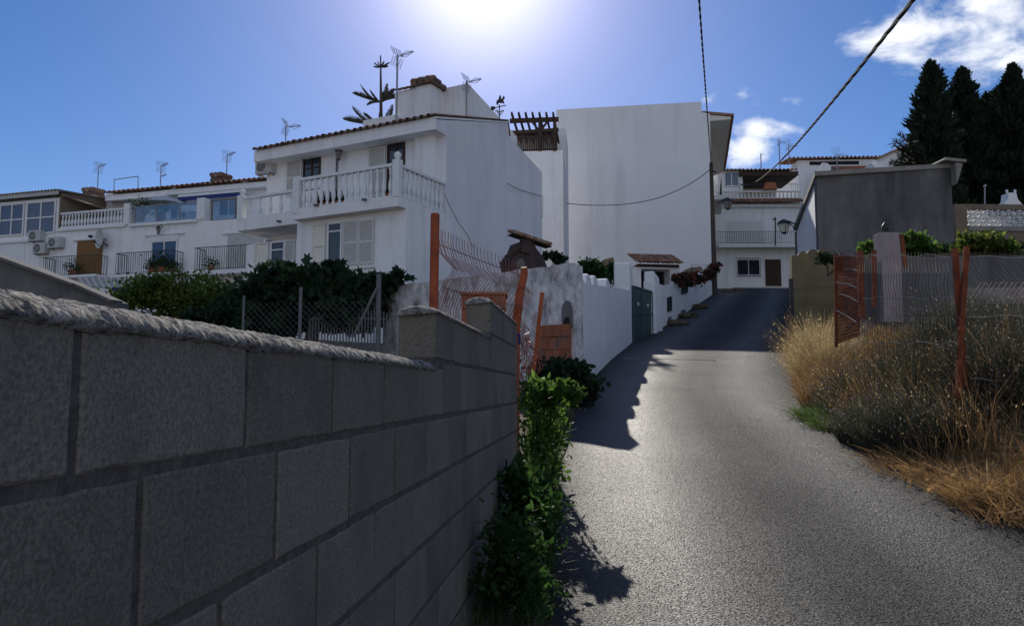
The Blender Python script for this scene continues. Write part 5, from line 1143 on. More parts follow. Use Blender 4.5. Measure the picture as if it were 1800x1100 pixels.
# ------------------------------------------------------------------ vegetation
def npobj(name, V_, Fq, m, loc, parent=None):
    """V_ (n,k,3) array of k-gons sharing nothing"""
    n, k, _ = V_.shape; me = bpy.data.meshes.new(name); L = np.array(loc)
    me.vertices.add(n * k); me.vertices.foreach_set('co', (V_ - L).reshape(-1).astype(np.float32))
    me.loops.add(n * k); me.loops.foreach_set('vertex_index', np.arange(n * k, dtype=np.int32))
    me.polygons.add(n); me.polygons.foreach_set('loop_start', np.arange(0, n * k, k, dtype=np.int32)); me.polygons.foreach_set('loop_total', np.full(n, k, dtype=np.int32))
    me.materials.append(m); me.update(calc_edges=True); me.validate()
    o = bpy.data.objects.new(name, me); C.objects.link(o); o.location = loc
    if parent: o.parent = parent; o.location = (0, 0, 0)
    return o
def unit(a): return a / np.maximum(1e-9, np.linalg.norm(a, axis=-1, keepdims=True))
def leaves(cent, L, W, up=.3, shape='leaf', jit=.35):
    """cent (n,3)"""
    n = len(cent); d = unit(NR.normal(size=(n, 3)) + np.array([0, 0, up])); s = unit(np.cross(d, unit(NR.normal(size=(n, 3)))))
    l = L * (1 + jit * NR.uniform(-1, 1, (n, 1))); w_ = W * (1 + jit * NR.uniform(-1, 1, (n, 1))); nn = np.cross(d, s)
    if shape == 'leaf': prof = [(0, 0, 0), (.35, .5, .06), (.7, .38, .02), (1, 0, -.08), (.7, -.38, .02), (.35, -.5, .06)]
    elif shape == 'fig': prof = [(0, 0, 0), (.2, .55, .05), (.45, .30, .0), (.75, .5, 0), (.7, .15, 0), (1, 0, -.1), (.7, -.15, 0), (.75, -.5, 0), (.45, -.3, 0), (.2, -.55, .05)]
    else: prof = [(0, -.5, 0), (0, .5, 0), (1, 0, 0)]
    return np.stack([cent + d * l * a + s * w_ * b + nn * l * c for a, b, c in prof], axis=1)
def blobs(clumps, n, sub=.28, nsub=14):
    """clumps: (cx,cy,cz,rx,ry,rz); points gathered in sub-clumps, biased to the shell"""
    cl = np.array(clumps, float); vol = cl[:, 3] * cl[:, 5]; pr = vol / vol.sum(); out = []
    for i, c in enumerate(cl):
        k = max(1, int(nsub * (0.5 + pr[i] * len(cl) / 2))); q = unit(NR.normal(size=(k, 3))) * NR.uniform(.55, 1.0, (k, 1)); sc = c[:3] + q * c[3:6]
        m = max(1, int(n * pr[i])); idx = NR.randint(0, k, m)
        out.append(sc[idx] + NR.normal(size=(m, 3)) * c[3:6] * sub * NR.uniform(.5, 1.3, (k, 1))[idx])
    return np.concatenate(out)
def bush(name, label, cat, loc, clumps, n, L, W, m, shape='leaf', stems=8, sub=.28, nsub=14, group=None, stemm='bark', r0=.02, twist=1, trunk=None):
    th = T(name, loc, label, cat, 0, group); pts = blobs(clumps, n, sub, nsub)
    npobj('foliage', leaves(pts, L, W, shape=shape), None, M[m], loc, th.o)
    mb = MB(); b0 = Vector(loc); rn = random.Random(len(label))
    if trunk:
        mb.tube(trunk[0], trunk[1], 9); b0 = Vector(trunk[0][-1])
    for k in range(stems):
        c = clumps[k % len(clumps)]; e = Vector((c[0] + rn.uniform(-.6, .6) * c[3], c[1] + rn.uniform(-.6, .6) * c[4], c[2] + rn.uniform(-.2, .7) * c[5])); m_ = (b0 + e) / 2 + Vector((rn.uniform(-.15, .15), rn.uniform(-.15, .15), rn.uniform(-.1, .1))) * (e - b0).length * twist
        mb.tube([b0, b0 + (m_ - b0) * .5 + Vector((0, 0, .0)), m_, e], [r0, r0 * .8, r0 * .6, r0 * .2], 5)
    th.part('trunk' if trunk else 'stems', mb, M[stemm], world=True, fix=False); return th
# fig tree
fb_ = P(548, 592, 15.0); fk = P(556, 560, 15); fk2 = P(552, 545, 15)
cl = []
for (u, v, ru, rv, Y) in [(470, 510, 34, 30, 15), (480, 548, 40, 30, 15), (535, 500, 26, 30, 14.6), (520, 530, 55, 34, 15.2), (575, 492, 34, 26, 15), (600, 520, 50, 34, 15), (590, 550, 50, 26, 15), (645, 505, 30, 16, 14.8), (640, 530, 45, 24, 15.2), (690, 492, 22, 9, 15), (665, 540, 30, 22, 15.6), (450, 530, 22, 28, 15), (620, 575 - 20, 30, 18, 15), (507, 485, 18, 18, 15), (583, 470, 14, 10, 15), (456, 500, 16, 12, 15), (500, 572, 40, 14, 15.3), (455, 570, 30, 16, 15.3), (600, 566, 50, 12, 15.3)]:
    p = P(u, v, Y); k = Y / F; cl.append((p.x, p.y, p.z, ru * k, ru * k * 1.1, rv * k))
bush('fig_tree', 'dark spreading fig tree with broad lobed leaves in front of the villa', 'tree', (fb_.x, fb_.y, 1.9), cl, 6500, .21, .17, 'fig', 'fig', 14, .28, 12, trunk=([Vector((fb_.x, fb_.y, 1.7)), fb_, fk, fk2], [.15, .13, .10, .10]), r0=.05)
# hedge and shrubs beyond the block wall
cl = []
for (u, v, ru, rv) in [(262, 510, 45, 24), (320, 500, 50, 22), (300, 530, 70, 26), (372, 520, 55, 22), (235, 530, 30, 16), (400, 545, 40, 26), (350, 545, 70, 26)]:
    p = P(u, v, 18.5); k = 18.5 / F; cl.append((p.x, p.y, p.z, ru * k, .7, rv * k))
p = P(320, 580, 18.5); bush('hedge', 'loose green and bronze tipped hedge between the block wall and the terraced houses', 'hedge', (p.x, p.y, p.z - .4), cl, 9000, .10, .055, 'olive', 'leaf', 10, .3, 18)
cl = []
for (u, v, ru, rv) in [(430, 535, 20, 34), (405, 548, 40, 30), (440, 570, 30, 20), (365, 565, 40, 20)]:
    p = P(u, v, 17.4); k = 17.4 / F; cl.append((p.x, p.y, p.z, ru * k, .6, rv * k))
p = P(410, 590, 17.4); bush('dark_shrub', 'dark shrub filling the gap between the hedge and the fig tree', 'shrub', (p.x, p.y, p.z - .3), cl, 3500, .10, .06, 'fig', 'leaf', 6)
# garden shrubs between walls
for (lst, Y, lab, m_, n) in [([(1040, 478, 20, 18), (1030, 470, 14, 12), (1052, 488, 14, 12)], 23, 'round dark green shrub standing behind the white garden wall stubs', 'leaf', 2200), ([(1068, 488, 14, 14), (1074, 478, 10, 12)], 26, 'ivy clad stump between the round shrub and the tall gate pillar', 'fig', 1100), ([(970, 452, 14, 9), (985, 458, 12, 8)], 24, 'small dark creeper beside the garden fireplace', 'fig', 700)]:
    cl = []
    for (u, v, ru, rv) in lst: p = P(u, v, Y); k = Y / F; cl.append((p.x, p.y, p.z, ru * k, ru * k, rv * k))
    p = P(lst[0][0], lst[0][1] + 40, Y); bush('garden_shrub', lab, 'shrub', tuple(p), cl, n, .11, .07, m_, 'leaf', 6)
# red flowers over the flower wall
for (lst, lab) in [([(1185, 490, 10, 7), (1198, 487, 8, 6), (1205, 496, 8, 8), (1192, 497, 9, 7)], 'cascade of red geraniums over the white wall next to the letter box'), ([(1222, 492, 12, 7), (1236, 484, 12, 8), (1248, 474, 9, 8), (1256, 467, 6, 6), (1214, 484, 6, 5)], 'cascade of dark red geraniums over the white wall nearest the utility pole')]:
    cl = []
    for (u, v, ru, rv) in lst: p = hp(u, v) + hn * .15; k = p.y / F; cl.append((p.x, p.y, p.z, ru * k, ru * k * .8, rv * k))
    p = hp(*lst[0][:2]); th = bush('geranium', lab, 'flowers', tuple(p), cl, 900, .12, .10, 'flower', 'leaf', 4); npobj('leaves', leaves(blobs(cl, 900), .12, .09), None, M['fig'], tuple(p), th.o)
# araucaria (norfolk pine)
arY = 38; k = arY / F; tr0 = P(670, 230, arY); tr1 = P(669, 98, arY); ar = T('norfolk_pine', (tr0.x, tr0.y, tr0.z - 9), 'tall norfolk pine with whorled upswept branches behind the villa roof', 'tree')
ar.part('trunk', MB().tube([(tr0.x, tr0.y, tr0.z - 9), tr0, tr1], [.2, .10, .03], 8), M['bark'], world=True)
fr = []; brn = MB(); rn = random.Random(3)
def abranch(base, tip, mid):
    pts = [base + (mid - base) * 2 * t * (1 - t) + (tip - base) * t * t for t in [i / 26 for i in range(27)]]
    brn.tube(pts[::3], .03, 5)
    L0 = (tip - base).length
    for i, p in enumerate(pts[3:]):
        t = i / 23; tg_ = (pts[min(i + 4, 26)] - pts[i + 2]).normalized(); ln = (.16 + .62 * math.sin(math.pi * min(1, .15 + t * .8)) ** 1.2) * L0 * .38
        for sd_ in (-1, 1):
            for q_ in range(5):
                sv = Vector((-tg_.y, tg_.x, 0)); sv = sv.normalized() if sv.length > .1 else Vector((1, 0, 0)); dd = (sv * sd_ * .6 + tg_ * .9 + Vector((0, 0, .45 + rn.uniform(-.2, .35)))).normalized() * ln * rn.uniform(.7, 1.1); w_ = dd.cross(Vector((rn.random(), rn.random(), rn.random()))).normalized() * .018
                fr.append([p - w_, p + w_, p + dd * .6 + w_ * 1.2, p + dd, p + dd * .6 - w_ * 1.2])
for (v0, tips) in ((182, [(622, 165), (635, 152), (651, 160), (680, 150), (692, 158), (704, 172), (646, 185)]), (222, [(606, 211), (622, 191), (640, 200), (689, 187), (700, 205), (668, 195), (690, 222)])):
    base = P(669, v0 - 2, arY)
    for (u, v) in tips:
        tp = P(u, v, arY + rn.uniform(-1.2, 1.2)); mid = Vector(((base.x * .45 + tp.x * .55), (base.y + tp.y) / 2, base.z + .05 - .0)); abranch(base, tp, mid)
base = P(669, 118, arY)
for (u, v) in ((658, 111), (684, 111), (657, 117), (682, 117), (664, 109), (675, 109)):
    tp = P(u, v, arY + rn.uniform(-.3, .3)); abranch(base, tp, (base + tp) / 2 - Vector((0, 0, .08)))
ar.part('limbs', brn, M['bark'], world=True)
npobj('foliage', np.array([[tuple(p) for p in q_] for q_ in fr]), None, M['arauc'], tuple(ar.loc), ar.o)
# conifers on the right
def conifer(u, vt, ub, wpx, Y, label, seed, n=9000, vb=400, power=.75):
    rn = np.random.RandomState(seed); k = Y / F; top = P(u, vt, Y); bot = P(ub, vb, Y); H_ = top.z - bot.z
    t = rn.uniform(0, 1, n) ** .65; ang = rn.uniform(0, 2 * np.pi, n)
    lump = 1 + .22 * np.sin(ang * 3 + t * 17 + seed) + .18 * np.sin(ang * 5 - t * 31) + .14 * np.sin(t * 60 + ang * 2)
    saw = (t * 13 + ang / 6.283 + .3 * np.sin(ang * 2 + seed)) % 1.0; Rr = wpx * k * (t ** power) * lump * (.72 + .36 * saw); rr_ = Rr * rn.uniform(0, 1, n) ** .4
    cx = top.x + (bot.x - top.x) * t; z = top.z - .5 - H_ * t
    c = np.stack([cx + rr_ * np.cos(ang), Y + rr_ * np.sin(ang), z + .25 * rr_], 1)
    out = np.stack([np.cos(ang), np.sin(ang), np.full(n, 1.1)], 1) + rn.normal(size=(n, 3)) * .35; d = unit(out); s = unit(np.cross(d, rn.normal(size=(n, 3))))
    L_ = (.22 + .30 * rn.uniform(size=(n, 1))) * (.6 + .6 * np.minimum(1, t * 3))[:, None]; w_ = .06
    q = np.stack([c - s * w_ * .5, c + s * w_ * .5, c + d * L_ * .6 + s * w_, c + d * L_, c + d * L_ * .6 - s * w_], 1)
    th = T('conifer', (bot.x, Y, bot.z - 2), label, 'tree', 0, None); npobj('foliage', q, None, M['conifer'], tuple(th.loc), th.o)
    mb = MB().tube([(bot.x, Y, bot.z - 2), (bot.x, Y, bot.z), (top.x, Y, top.z - .3)], [.3, .25, .03], 8); th.part('trunk', mb, M['bark'], world=True)
    lm = MB(); r2 = random.Random(seed)
    for j in range(40):
        tt = r2.uniform(.1, 1); a_ = r2.uniform(0, 6.28); b0 = Vector((top.x + (bot.x - top.x) * tt, Y, top.z - H_ * tt - .3)); rr2 = wpx * k * tt ** power * .8
        lm.tube([b0, b0 + Vector((math.cos(a_) * rr2, math.sin(a_) * rr2, .5 * rr2 + .1))], [.05, .01], 4)
    th.part('limbs', lm, M['bark'], world=True, fix=False); return th
conifer(1636, 94, 1640, 50, 41, 'leftmost dark conifer with a bushy rounded spire', 1, 17000, vb=420, power=.55)
conifer(1690, 106, 1690, 70, 43, 'middle dark conifer with ragged drooping tiers', 2, 20000, vb=420, power=.72)
conifer(1778, 100, 1778, 78, 42, 'rightmost dark conifer with a sharp layered spire', 3, 24000, vb=420, power=.78)
conifer(1738, 150, 1738, 58, 45, 'lower dark conifer filling the gap between the middle and right spires', 4, 12000, vb=420, power=.5)
conifer(1850, 130, 1850, 80, 44, 'dark conifer cut off by the right edge of the view', 6, 12000, vb=420, power=.6)
cl = []
for (u, v, ru, rv) in [(1640, 330, 46, 60), (1700, 320, 60, 70), (1760, 310, 60, 60), (1740, 350, 60, 40), (1810, 310, 50, 80), (1610, 285, 22, 18)]:
    p = P(u, v, 44); kk = 44 / F; cl.append((p.x, p.y, p.z, ru * kk, 1.2, rv * kk))
p = P(1700, 420, 44); bush('conifer_hedge', 'mass of dark conifer branches low between the trunks behind the boundary wall', 'hedge', tuple(p), cl, 20000, .40, .10, 'conifer', 'leaf', 12, .3, 30)
cl = []; pts = []
mb = MB(); rn = random.Random(9); fr = []
sp0 = P(1640, 300, 40)
for k_ in range(9):
    e = P(1572 + rn.uniform(0, 30), 240 + 7 * k_ + rn.uniform(-3, 3), 40 + rn.uniform(-1, 1)); mid = (sp0 + e) / 2 + Vector((0, 0, .15)); n_ = 16
    ps_ = [sp0 + (mid - sp0) * 2 * t * (1 - t) * 1.0 + (e - sp0) * t * t for t in [i / n_ for i in range(n_ + 1)]]; mb.tube(ps_[::2], .03, 4)
    for p in ps_[5:]:
        for j in range(9):
            d = Vector((rn.uniform(-1, .3), rn.uniform(-1, 1), rn.uniform(-.3, 1))).normalized() * rn.uniform(.18, .45); w_ = d.orthogonal().normalized() * .04; q0 = p + Vector((rn.uniform(-.1, .1), 0, rn.uniform(-.1, .1))); fr.append([q0 - w_, q0 + w_, q0 + d * .6 + w_, q0 + d, q0 + d * .6 - w_])
cs = T('conifer', tuple(P(1640, 380, 40)), 'thin conifer branches reaching left over the small gabled house', 'tree'); cs.part('limbs', mb, M['bark'], world=True); npobj('foliage', np.array([[tuple(p) for p in q_] for q_ in fr]), None, M['conifer'], tuple(cs.loc), cs.o)
# terrace behind the fence: hedge-dark retaining wall, shrubs, pillar with bust
rw_ = T('retaining_wall', P(1640, 540, 15.0) - Vector((0, 0, .5)), 'low dark retaining wall behind the orange fence on the right bank', 'wall', R(3))
r_ = lambda u, v, t=0: (rw_.px(u, v, t)[0], t, rw_.px(u, v, t)[1])
rw_.part('wall', MB().prism([r_(1500, 640), r_(2100, 640), r_(2100, 446), r_(1500, 452)], (0, .4, 0)), M['concrete'])
rw_.part('pale_band', MB().prism([r_(1700, 535, -.04), r_(2100, 530, -.04), r_(2100, 500, -.04), r_(1700, 506, -.04)], (0, .03, 0)), M['pinkrender'])
for (lst, Y, lab, m_, n) in [([(1600, 432, 26, 14), (1620, 438, 26, 10), (1598, 420, 10, 8)], 15.9, 'sunlit yellow green shrub right of the pillar with the bust', 'fresh', 2000), ([(1536, 436, 18, 8), (1525, 440, 12, 6)], 15.9, 'small yellow green shrub left of the pillar with the bust', 'fresh', 800), ([(1730, 430, 38, 14), (1702, 425, 14, 14), (1765, 438, 30, 12), (1740, 420, 12, 10)], 16.1, 'green shrub with lit leaves under the pierced block wall', 'olive', 2400), ([(1660, 440, 30, 8), (1800, 440, 30, 12)], 19, 'dark low shrub behind the orange fence below the grey building', 'fig', 1500), ([(1455, 455, 14, 9), (1478, 462, 10, 10)], 20, 'dark shrub in front of the ochre wall beside the rusty panel', 'fig', 900)]:
    cl = []
    for (u, v, ru, rv) in lst: p = P(u, v, Y); kk = Y / F; cl.append((p.x, p.y, p.z, ru * kk, ru * kk, rv * kk))
    p = P(lst[0][0], lst[0][1] + 30, Y); bush('terrace_shrub', lab, 'shrub', tuple(p), cl, n, .10, .06, m_, 'leaf', 6)
pl = T('gate_pillar', P(1563, 520, 14.6) - Vector((0, 0, .5)), 'pale pink rendered pillar carrying a dark egg shaped finial behind the orange fence', 'pillar')
h_ = P(1563, 411, 14.6).z - pl.loc.z; pl.part('shaft', MB().box(-.18, .18, -.15, .15, 0, h_), M['pinkrender'], bevel=.01); pl.part('low_wall', MB().box(-.22, .5, -.1, .1, 0, P(1563, 462, 14.6).z - pl.loc.z), M['concrete'])
kk = 14.6 / F; mb = MB().lathe((-.01, 0, h_), [(5 * kk, 0), (3 * kk, 1.5 * kk), (2.5 * kk, 3 * kk), (6 * kk, 7 * kk), (7 * kk, 11 * kk), (6 * kk, 15 * kk), (3.5 * kk, 19 * kk), (1 * kk, 22 * kk)], 12)
pl.part('finial', mb, M['iron'], smooth=True)
# ---- right hand fence ----------------------------------------------------------------
rf = T('mesh_fence', (4.2, 8, 1.5), 'rusty orange mesh fence with leaning flat posts on the overgrown right bank', 'fence')
def fpost(pts, Y, w_, d_=.02, lab=None):
    p = [P(u, v, Y) for u, v in pts]; mb = MB()
    for a_, b_ in zip(p, p[1:]): mb.bar(a_, b_, w_, d_, (0, 1, 0))
    return rf.part('post', mb, M['rustdark'], world=True, label=lab)
fpost([(1695, 680), (1687, 560), (1678, 437)], 7.6, .055, .03); fpost([(1684, 700), (1690, 580), (1699, 434)], 7.55, .05, .03, 'second post of the leaning pair')
fpost([(1516, 560), (1513, 500), (1512, 440)], 9.8, .07, .03); fpost([(1537, 540), (1536, 440)], 11, .06, .03); fpost([(1592, 470), (1584, 412)], 13, .06, .03, 'thin leaning post behind the pillar')
sh_a = [P(1469, 605, 10.6), P(1510, 590, 9.9), P(1510, 447, 9.9), P(1467, 447, 10.6)]
pm = MB()
for k in range(24):
    t_ = k / 23; lo_ = sh_a[0] + (sh_a[1] - sh_a[0]) * t_; hi_ = sh_a[3] + (sh_a[2] - sh_a[3]) * t_; pm.tube([lo_, lo_ + (hi_ - lo_) * .3 + Vector((.03, .03, 0)), lo_ + (hi_ - lo_) * .5, lo_ + (hi_ - lo_) * .8 + Vector((.04, .04, 0)), hi_], .0055, 4)
for k in range(26):
    t_ = k / 25; pm.tube([sh_a[0] + (sh_a[3] - sh_a[0]) * t_, sh_a[1] + (sh_a[2] - sh_a[1]) * t_], .0045, 4)
rf.part('dense_panel', pm, M['rustdark'], world=True, label='dense rusty mesh panel'); fpost([(1470, 610), (1468, 446)], 10.55, .035, .03)
for j, (a_, b_, c_) in enumerate((((1470, 450), (1490, 448), (1511, 451)), ((1483, 473), (1497, 473), (1511, 476)), ((1470, 496), (1490, 499), (1510, 507)), ((1475, 516), (1492, 521), (1511, 532)), ((1470, 545), (1490, 556), (1505, 566)))):
    rf.part('wire', MB().tube([P(*a_, 10.4), P(*b_, 10.1), P(*c_, 9.8)], .006, 4), M['palewire'], world=True)
def rpanel(ua, Ya, ub, Yb, vt, vb, n, seed):
    A_ = P(ua, 600, Ya); B_ = P(ub, 600, Yb); path = lambda t: Vector((A_.x + (B_.x - A_.x) * t, A_.y + (B_.y - A_.y) * t, 0))
    zt = lambda t: P(800, vt, Ya + (Yb - Ya) * t).z; zb = lambda t: P(800, vb, Ya + (Yb - Ya) * t).z
    s = 1 if ub > ua else -1
    fo_ = [(0, 0, 0), (.15, 0, .02 * s), (.3, .03, .06 * s), (.42, 0, .0), (.6, 0, 0), (.70, .03, .03 * s), (.80, .06, .13 * s), (.9, .02, .03 * s), (1, 0, 0)]
    rf.part('wire_mesh', mesh_panel(path, zb, zt, n, fo_, [], r=.0026, seed=seed, wob=.006), M['darkwire'], world=True)
    for h_, v_ in ((1, vt), (.62, 0), (.22, 0)):
        rf.part('wire', MB().tube([path(t) + Vector((0, 0, zb(t) + (zt(t) - zb(t)) * (h_ - .03) + .012 * math.sin(t * 19 + h_ * 5))) - Vector((0, .015, 0)) for t in [i / 30 for i in range(31)]], .0045, 4), M['palewire'], world=True)
rpanel(1516, 9.8, 1676, 7.6, 444, 640, 30, 1); rpanel(1700, 7.6, 1990, 6.9, 444, 720, 30, 2)
# ---- grasses and lavender ---------------------------------------------------------------
def gz_np(x, y): return np.array([gz(a, b) for a, b in zip(x, y)])
def blades(x, y, z, h, w_, lean, seed, curve=.5):
    rn = np.random.RandomState(seed); n = len(x); b = np.stack([x, y, z], 1); a = rn.uniform(0, 2 * np.pi, n); ln = np.minimum(np.abs(rn.normal(0, lean, n)), 1.7) * h
    d = np.stack([np.cos(a) * ln, np.sin(a) * ln, h], 1); s = np.stack([-np.sin(a + rn.normal(0, .8, n)), np.cos(a), np.zeros(n)], 1) * (w_ / 2)[:, None]
    m1 = b + d * np.array([.35, .35, .55]); tip = b + d * np.array([1, 1, 1]) - np.stack([0 * ln, 0 * ln, ln * curve * .5], 1)
    return np.concatenate([np.stack([b - s, b + s, m1 + s * .8, m1 - s * .8], 1), np.stack([m1 - s * .8, m1 + s * .8, tip + s * .12, tip - s * .12], 1)])
def stuff(name, q, m, label, loc=None):
    loc = loc or tuple(q.reshape(-1, 3).mean(0)); o = npobj(name, q, None, M[m], loc); return tag(o, label, name.replace('_', ' '), kind='stuff')
rn = np.random.RandomState(5)
def bank(n, y0, y1, d0, d1, pw=1.3, seed=0):
    r = np.random.RandomState(seed); y = y0 + (y1 - y0) * r.uniform(0, 1, n) ** pw; d = d0 + (d1 - d0) * r.uniform(0, 1, n); x = np.array([xr(v) for v in y]) + d
    k = np.array([noise.noise(Vector((a * 1.7, b * 1.7, seed))) for a, b in zip(x, y)]); keep = k + r.uniform(-.35, .35, n) > -.12; x, y, d, k = x[keep], y[keep], d[keep], k[keep]
    return x, y, gz_np(x, y), d, k
x, y, z, d, k = bank(26000, 2.5, 14, -.06, 1.6, 1.2, 1); h = (.10 + .22 * rn.uniform(size=len(x)) + .12 * k) * (.55 + .6 * np.clip(d * 1.6, 0, 1)); h = np.clip(h, .04, 1)
stuff('dry_grass', blades(x, y, z - .02, h, .004 + .006 * rn.uniform(size=len(x)), .9 + .5, 2), 'dry', 'dry brown and gold grass covering the bank along the right edge of the road')
x, y, z, d, k = bank(9000, 2.5, 13, -.02, 1.9, 1.2, 21); h = .10 + .30 * rn.uniform(size=len(x))
stuff('grass_litter', blades(x, y, z - .01, h * .8, .003 + .005 * rn.uniform(size=len(x)), 1.6, 12, .8), 'straw', 'pale tangled straw among the grass of the right bank')
x, y, z, d, k = bank(7000, 3, 14, .0, 1.7, 1.1, 33); h = .07 + .16 * rn.uniform(size=len(x))
stuff('green_weeds', blades(x, y, z - .01, h, .010 + .006 * rn.uniform(size=len(x)), .8, 13), 'grass', 'green weeds sprinkled through the dry grass of the right bank')
x, y, z, d, k = bank(9000, 13.2, 40, .0, .8, 1.5, 7); h = (.12 + .3 * rn.uniform(size=len(x)))
stuff('dry_grass', blades(x, y, z - .02, h, .010 + .01 * rn.uniform(size=len(x)), .7, 8), 'dry', 'dry grass verge higher up the right side of the road')
def clump(name, label, c, r, n, h, w_, m, lean=.6, cat='grass clump', group=None, flowers=None, seed=1, hz=None, fm='lavfl'):
    rr = np.random.RandomState(seed); a = rr.uniform(0, 2 * np.pi, n); q = rr.uniform(0, 1, n) ** .6; x = c[0] + r * q * np.cos(a); y = c[1] + r * q * np.sin(a); z = gz_np(x, y) - .02
    hh = h * rr.uniform(.35, 1.0, n) * (1.15 - .5 * q ** 2) * (1 + .25 * np.sin(a * 3 + seed)); b = np.stack([x, y, z], 1); ln = hh * lean * (.3 + q * .6) * rr.uniform(.2, 1.5, n)
    a2 = a + rr.normal(0, 1.1, n); dv_ = np.stack([np.cos(a2) * ln, np.sin(a2) * ln, hh], 1); s = unit(np.cross(dv_, rr.normal(size=(n, 3)))) * w_ / 2
    m1 = b + dv_ * np.array([.4, .4, .6]) + rr.normal(size=(n, 3)) * .02; tip = b + dv_ * np.array([1, 1, .95]); qd = np.concatenate([np.stack([b - s, b + s, m1 + s * .8, m1 - s * .8], 1), np.stack([m1 - s * .8, m1 + s * .8, tip + s * .15, tip - s * .15], 1)])
    th = T(name, (c[0], c[1], gz(c[0], c[1])), label, cat, 0, group); npobj('blades', qd, None, M[m], tuple(th.loc), th.o)
    if flowers:
        nf, fl_, fw_ = flowers; idx = rr.randint(0, n, nf); tt = rr.uniform(.8, 1.0, (nf, 1)); ce = b[idx] + (tip - b)[idx] * tt
        dd = unit(dv_[idx] + rr.normal(size=(nf, 3)) * .25 * hh[idx][:, None]); ss_ = unit(np.cross(dd, rr.normal(size=(nf, 3)))) * fw_
        npobj('flower_heads', np.stack([ce, ce + dd * fl_ * .3 + ss_, ce + dd * fl_, ce + dd * fl_ * .3 - ss_], 1), None, M[fm], tuple(th.loc), th.o)['kind'] = 'stuff'
    return th
GL = 'lavender bushes on the right bank'
def onb(u, v, Y): p = P(u, v, Y); return (p.x, p.y)
lav = [((1560, 9.6), .50, .80, 'leftmost big lavender bush just right of the dense rusty panel'), ((1630, 8.8), .48, .78, 'lavender bush left of the pair of crossed posts'), ((1590, 7.8), .42, .60, 'nearest lavender bush, low in front of the others'), ((1740, 7.9), .45, .72, 'lavender bush just right of the pair of crossed posts'), ((1800, 8.4), .5, .75, 'rightmost lavender bush cut off by the view'), ((1680, 9.6), .5, .85, 'lavender bush behind the pair of crossed posts'), ((1510, 9.9), .42, .70, 'lavender bush at the foot of the dense rusty panel'), ((1880, 7.2), .5, .7, 'lavender bush outside the right edge near the fence'), ((1540, 8.4), .40, .50, 'small low lavender bush closest to the asphalt')]
for j, ((u, Y), r, h, lab) in enumerate(lav):
    clump('lavender_bush', lab, onb(u, 600, Y), r, 6500, h, .0048, 'lav', .8, 'lavender', GL, (2600, .018, .0045), seed=40 + j)
for j, ((u, Y), r, h) in enumerate((((1600, 8.6), .7, .85), ((1700, 7.6), .8, .7), ((1780, 8.0), .8, .75), ((1560, 9.2), .5, .85))):
    clump('grass_clump', 'sparse dry stalks poking up through the %s' % ['middle of the lavender', 'lavender at the crossed posts', 'lavender right of the crossed posts', 'lavender beside the rusty panel'][j], onb(u, 700, Y), r, 1000, h, .004, 'dry', .8, 'grass clump', None, (500, .03, .006), seed=170 + j, fm='straw')
gc = [((1446, 12.9), .36, .85, 'straw', 'pale feathery grass clump leaning over the road below the ochre wall', (1400, .035, .012)), ((1456, 12.0), .40, .62, 'dry', 'rust brown dry grass clump at the bend of the right road edge', (900, .03, .01)), ((1475, 11.0), .5, .6, 'dry', 'dry gold grass clump left of the lavender', (700, .03, .01)), ((1436, 14.2), .34, 1.0, 'straw', 'tall pale grass clump furthest up the right road edge', (1200, .035, .012)), ((1452, 9.9), .34, .24, 'grass', 'short bright green grass tuft at the edge of the asphalt', None), ((1480, 9.2), .3, .22, 'grass', 'green grass tuft below the dry gold clump', None),
      ((1750, 6.3), .5, .26, 'dry', 'golden grass tuft below the crossed posts', None), ((1640, 7.0), .55, .24, 'dry', 'matted dry grass below the nearest lavender', None), ((1820, 5.7), .55, .28, 'dry', 'dry grass clump at the right edge of the view', None), ((1720, 6.0), .22, .26, 'dry', 'small seeding tuft by the asphalt below the crossed posts', (200, .03, .02))]
for j, ((u, Y), r, h, m_, lab, fl_) in enumerate(gc):
    clump('grass_clump', lab, onb(u, 700, Y), r, 4200 if h > .5 else 1300, h, .0045 if m_ != 'grass' else .007, m_, .8 if h > .5 else 1.9, 'grass clump', None, fl_, seed=70 + j, fm=m_)
# ---- weeds at the foot of the block wall --------------------------------------------------
def vb(lst, Y, lab, m_, n, L_, W_, nm='roadside_weed', cat='weed', st=8, sub=.3):
    cl = []
    for (u, v, ru, rv, *yy) in lst:
        Yc = yy[0] if yy else Y; p = P(u, v, Yc); kk = Yc / F; cl.append((p.x, p.y, p.z, ru * kk, ru * kk * 1.3, rv * kk))
    b_ = P(lst[-1][0], lst[-1][1], Y); z_ = gz(b_.x, b_.y); bush(nm, lab, cat, (b_.x, b_.y, z_), cl, n, L_, W_, m_, 'leaf', st, sub, 14, stemm='grass', r0=.007, twist=.4)
vb([(950, 682, 22, 16), (975, 690, 22, 12), (938, 700, 22, 20), (952, 730, 26, 26), (945, 770, 30, 30), (950, 810, 28, 30)], 6.4, 'tall leafy green weed with sunlit tips at the end of the block wall', 'fresh', 1700, .066, .026, st=16, sub=.52)
vb([(1005, 690, 16, 8, 6.2), (990, 684, 12, 7, 6.2), (960, 700, 10, 8, 6.3)], 6.3, 'arching shoot with bright leaves leaning over the road', 'fresh', 260, .085, .045, st=4)
vb([(925, 850, 34, 34), (935, 890, 34, 34), (925, 940, 36, 40)], 4.7, 'leafy weed lower down beside the block wall', 'leaf', 1500, .055, .026, st=12, sub=.38)
vb([(945, 880, 20, 22, 4.5), (960, 905, 18, 20, 4.3), (955, 940, 20, 26, 4.2)], 4.3, 'slim weed with lit leaves nearest the asphalt edge', 'leaf', 650, .05, .022, st=8, sub=.4)
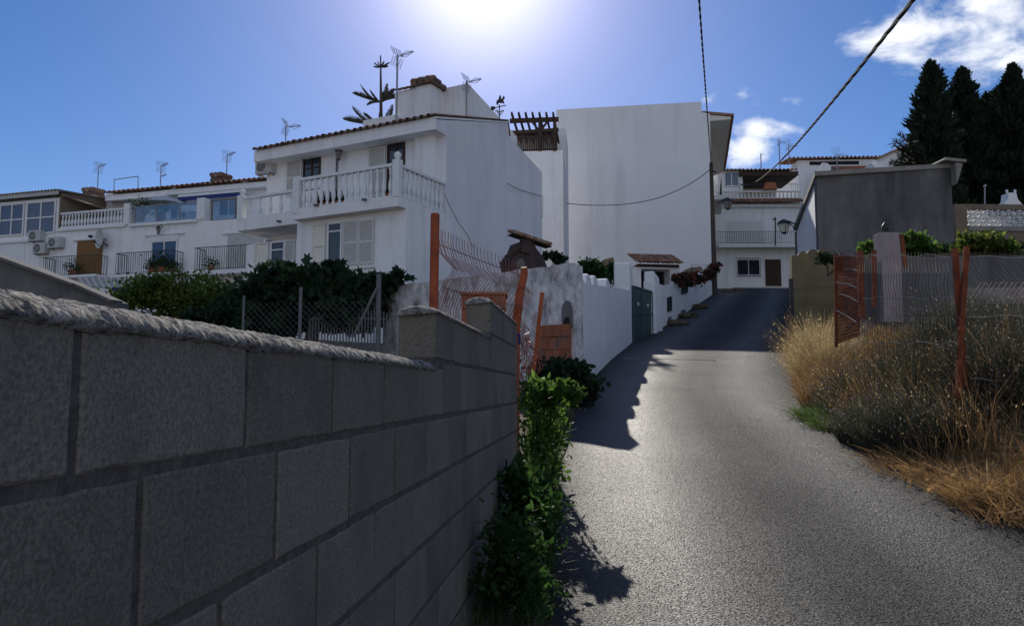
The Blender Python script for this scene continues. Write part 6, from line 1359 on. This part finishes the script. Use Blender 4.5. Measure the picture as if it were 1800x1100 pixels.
vb([(900, 960, 40, 46), (890, 1010, 50, 40), (930, 1030, 40, 36)], 3.6, 'dark weed mass nearest the camera at the foot of the block wall', 'leaf', 1500, .045, .018, st=10, sub=.42)
vb([(965, 650, 36, 16), (1000, 655, 32, 18), (1020, 680, 28, 22), (985, 690, 36, 20)], 11.2, 'dark bush spilling from below the weathered wall', 'fig', 3200, .09, .055, 'dark_bush', 'bush', 8)
x = rn.uniform(.02, .55, 5000); y = 2.2 + 8 * rn.uniform(size=5000) ** 1.1; xx = np.array([wX(b) for b in y]) + x; keep = xx < np.array([xl(b) for b in y]) + .02 * rn.normal(size=5000); xx, y = xx[keep], y[keep]
stuff('verge_grass', blades(xx, y, gz_np(xx, y) - .01, .06 + .14 * rn.uniform(size=len(xx)), .006 + .004 * rn.uniform(size=len(xx)), .8, 31), 'grass', 'low grass and weeds along the foot of the block wall')
# ---- low rubble and gravel along edges --------------------------------------------------------
st3 = MB(); rr = random.Random(8)
for k in range(500):
    Y = 3 + 20 * rr.random() ** 1.3; side_ = rr.random() < .7; X_ = (xr(Y) - rr.expovariate(7)) if side_ else (xl(Y) + rr.expovariate(9)); r_ = rr.uniform(.004, .012); z_ = zp(Y) + .006
    st3.add([(X_ - r_, Y, z_), (X_, Y - r_, z_), (X_ + r_, Y, z_), (X_, Y + r_, z_), (X_ + r_ * .2, Y, z_ + r_)], [(0, 1, 4), (1, 2, 4), (2, 3, 4), (3, 0, 4)])
tag(mkobj('gravel', st3, M['stone'], fix=False), 'loose grit along both edges of the asphalt', 'gravel', kind='stuff')
kr = MB(); rws = []
ck = MB().tube([Vector((xl(18) + .3, 18.2, zp(18.2) + .02)), Vector((xl(18) + 2.2, 17.4, zp(17.4) + .035))], .012, 4); solo('road_joint', ck, M['slabconc'], 'thin pale strip set across the asphalt below the green gate', 'strip')
# rocks below flower wall
for j, (u, v, Y) in enumerate(((1180, 580, 30), (1199, 566, 32.5), (1222, 556, 36), (1275, 515, 45), (1290, 512, 46))):
    p = P(u, v, Y); rock((p.x + .2, p.y, zp(Y) + .02), (.45, .5, .16), j + 3, 'kerb_stone', 'dark kerb stone %s' % ['just right of the gate pillar', 'second up from the gate pillar', 'third up from the gate pillar', 'just beyond the utility pole', 'furthest up past the utility pole'][j], 'soil')
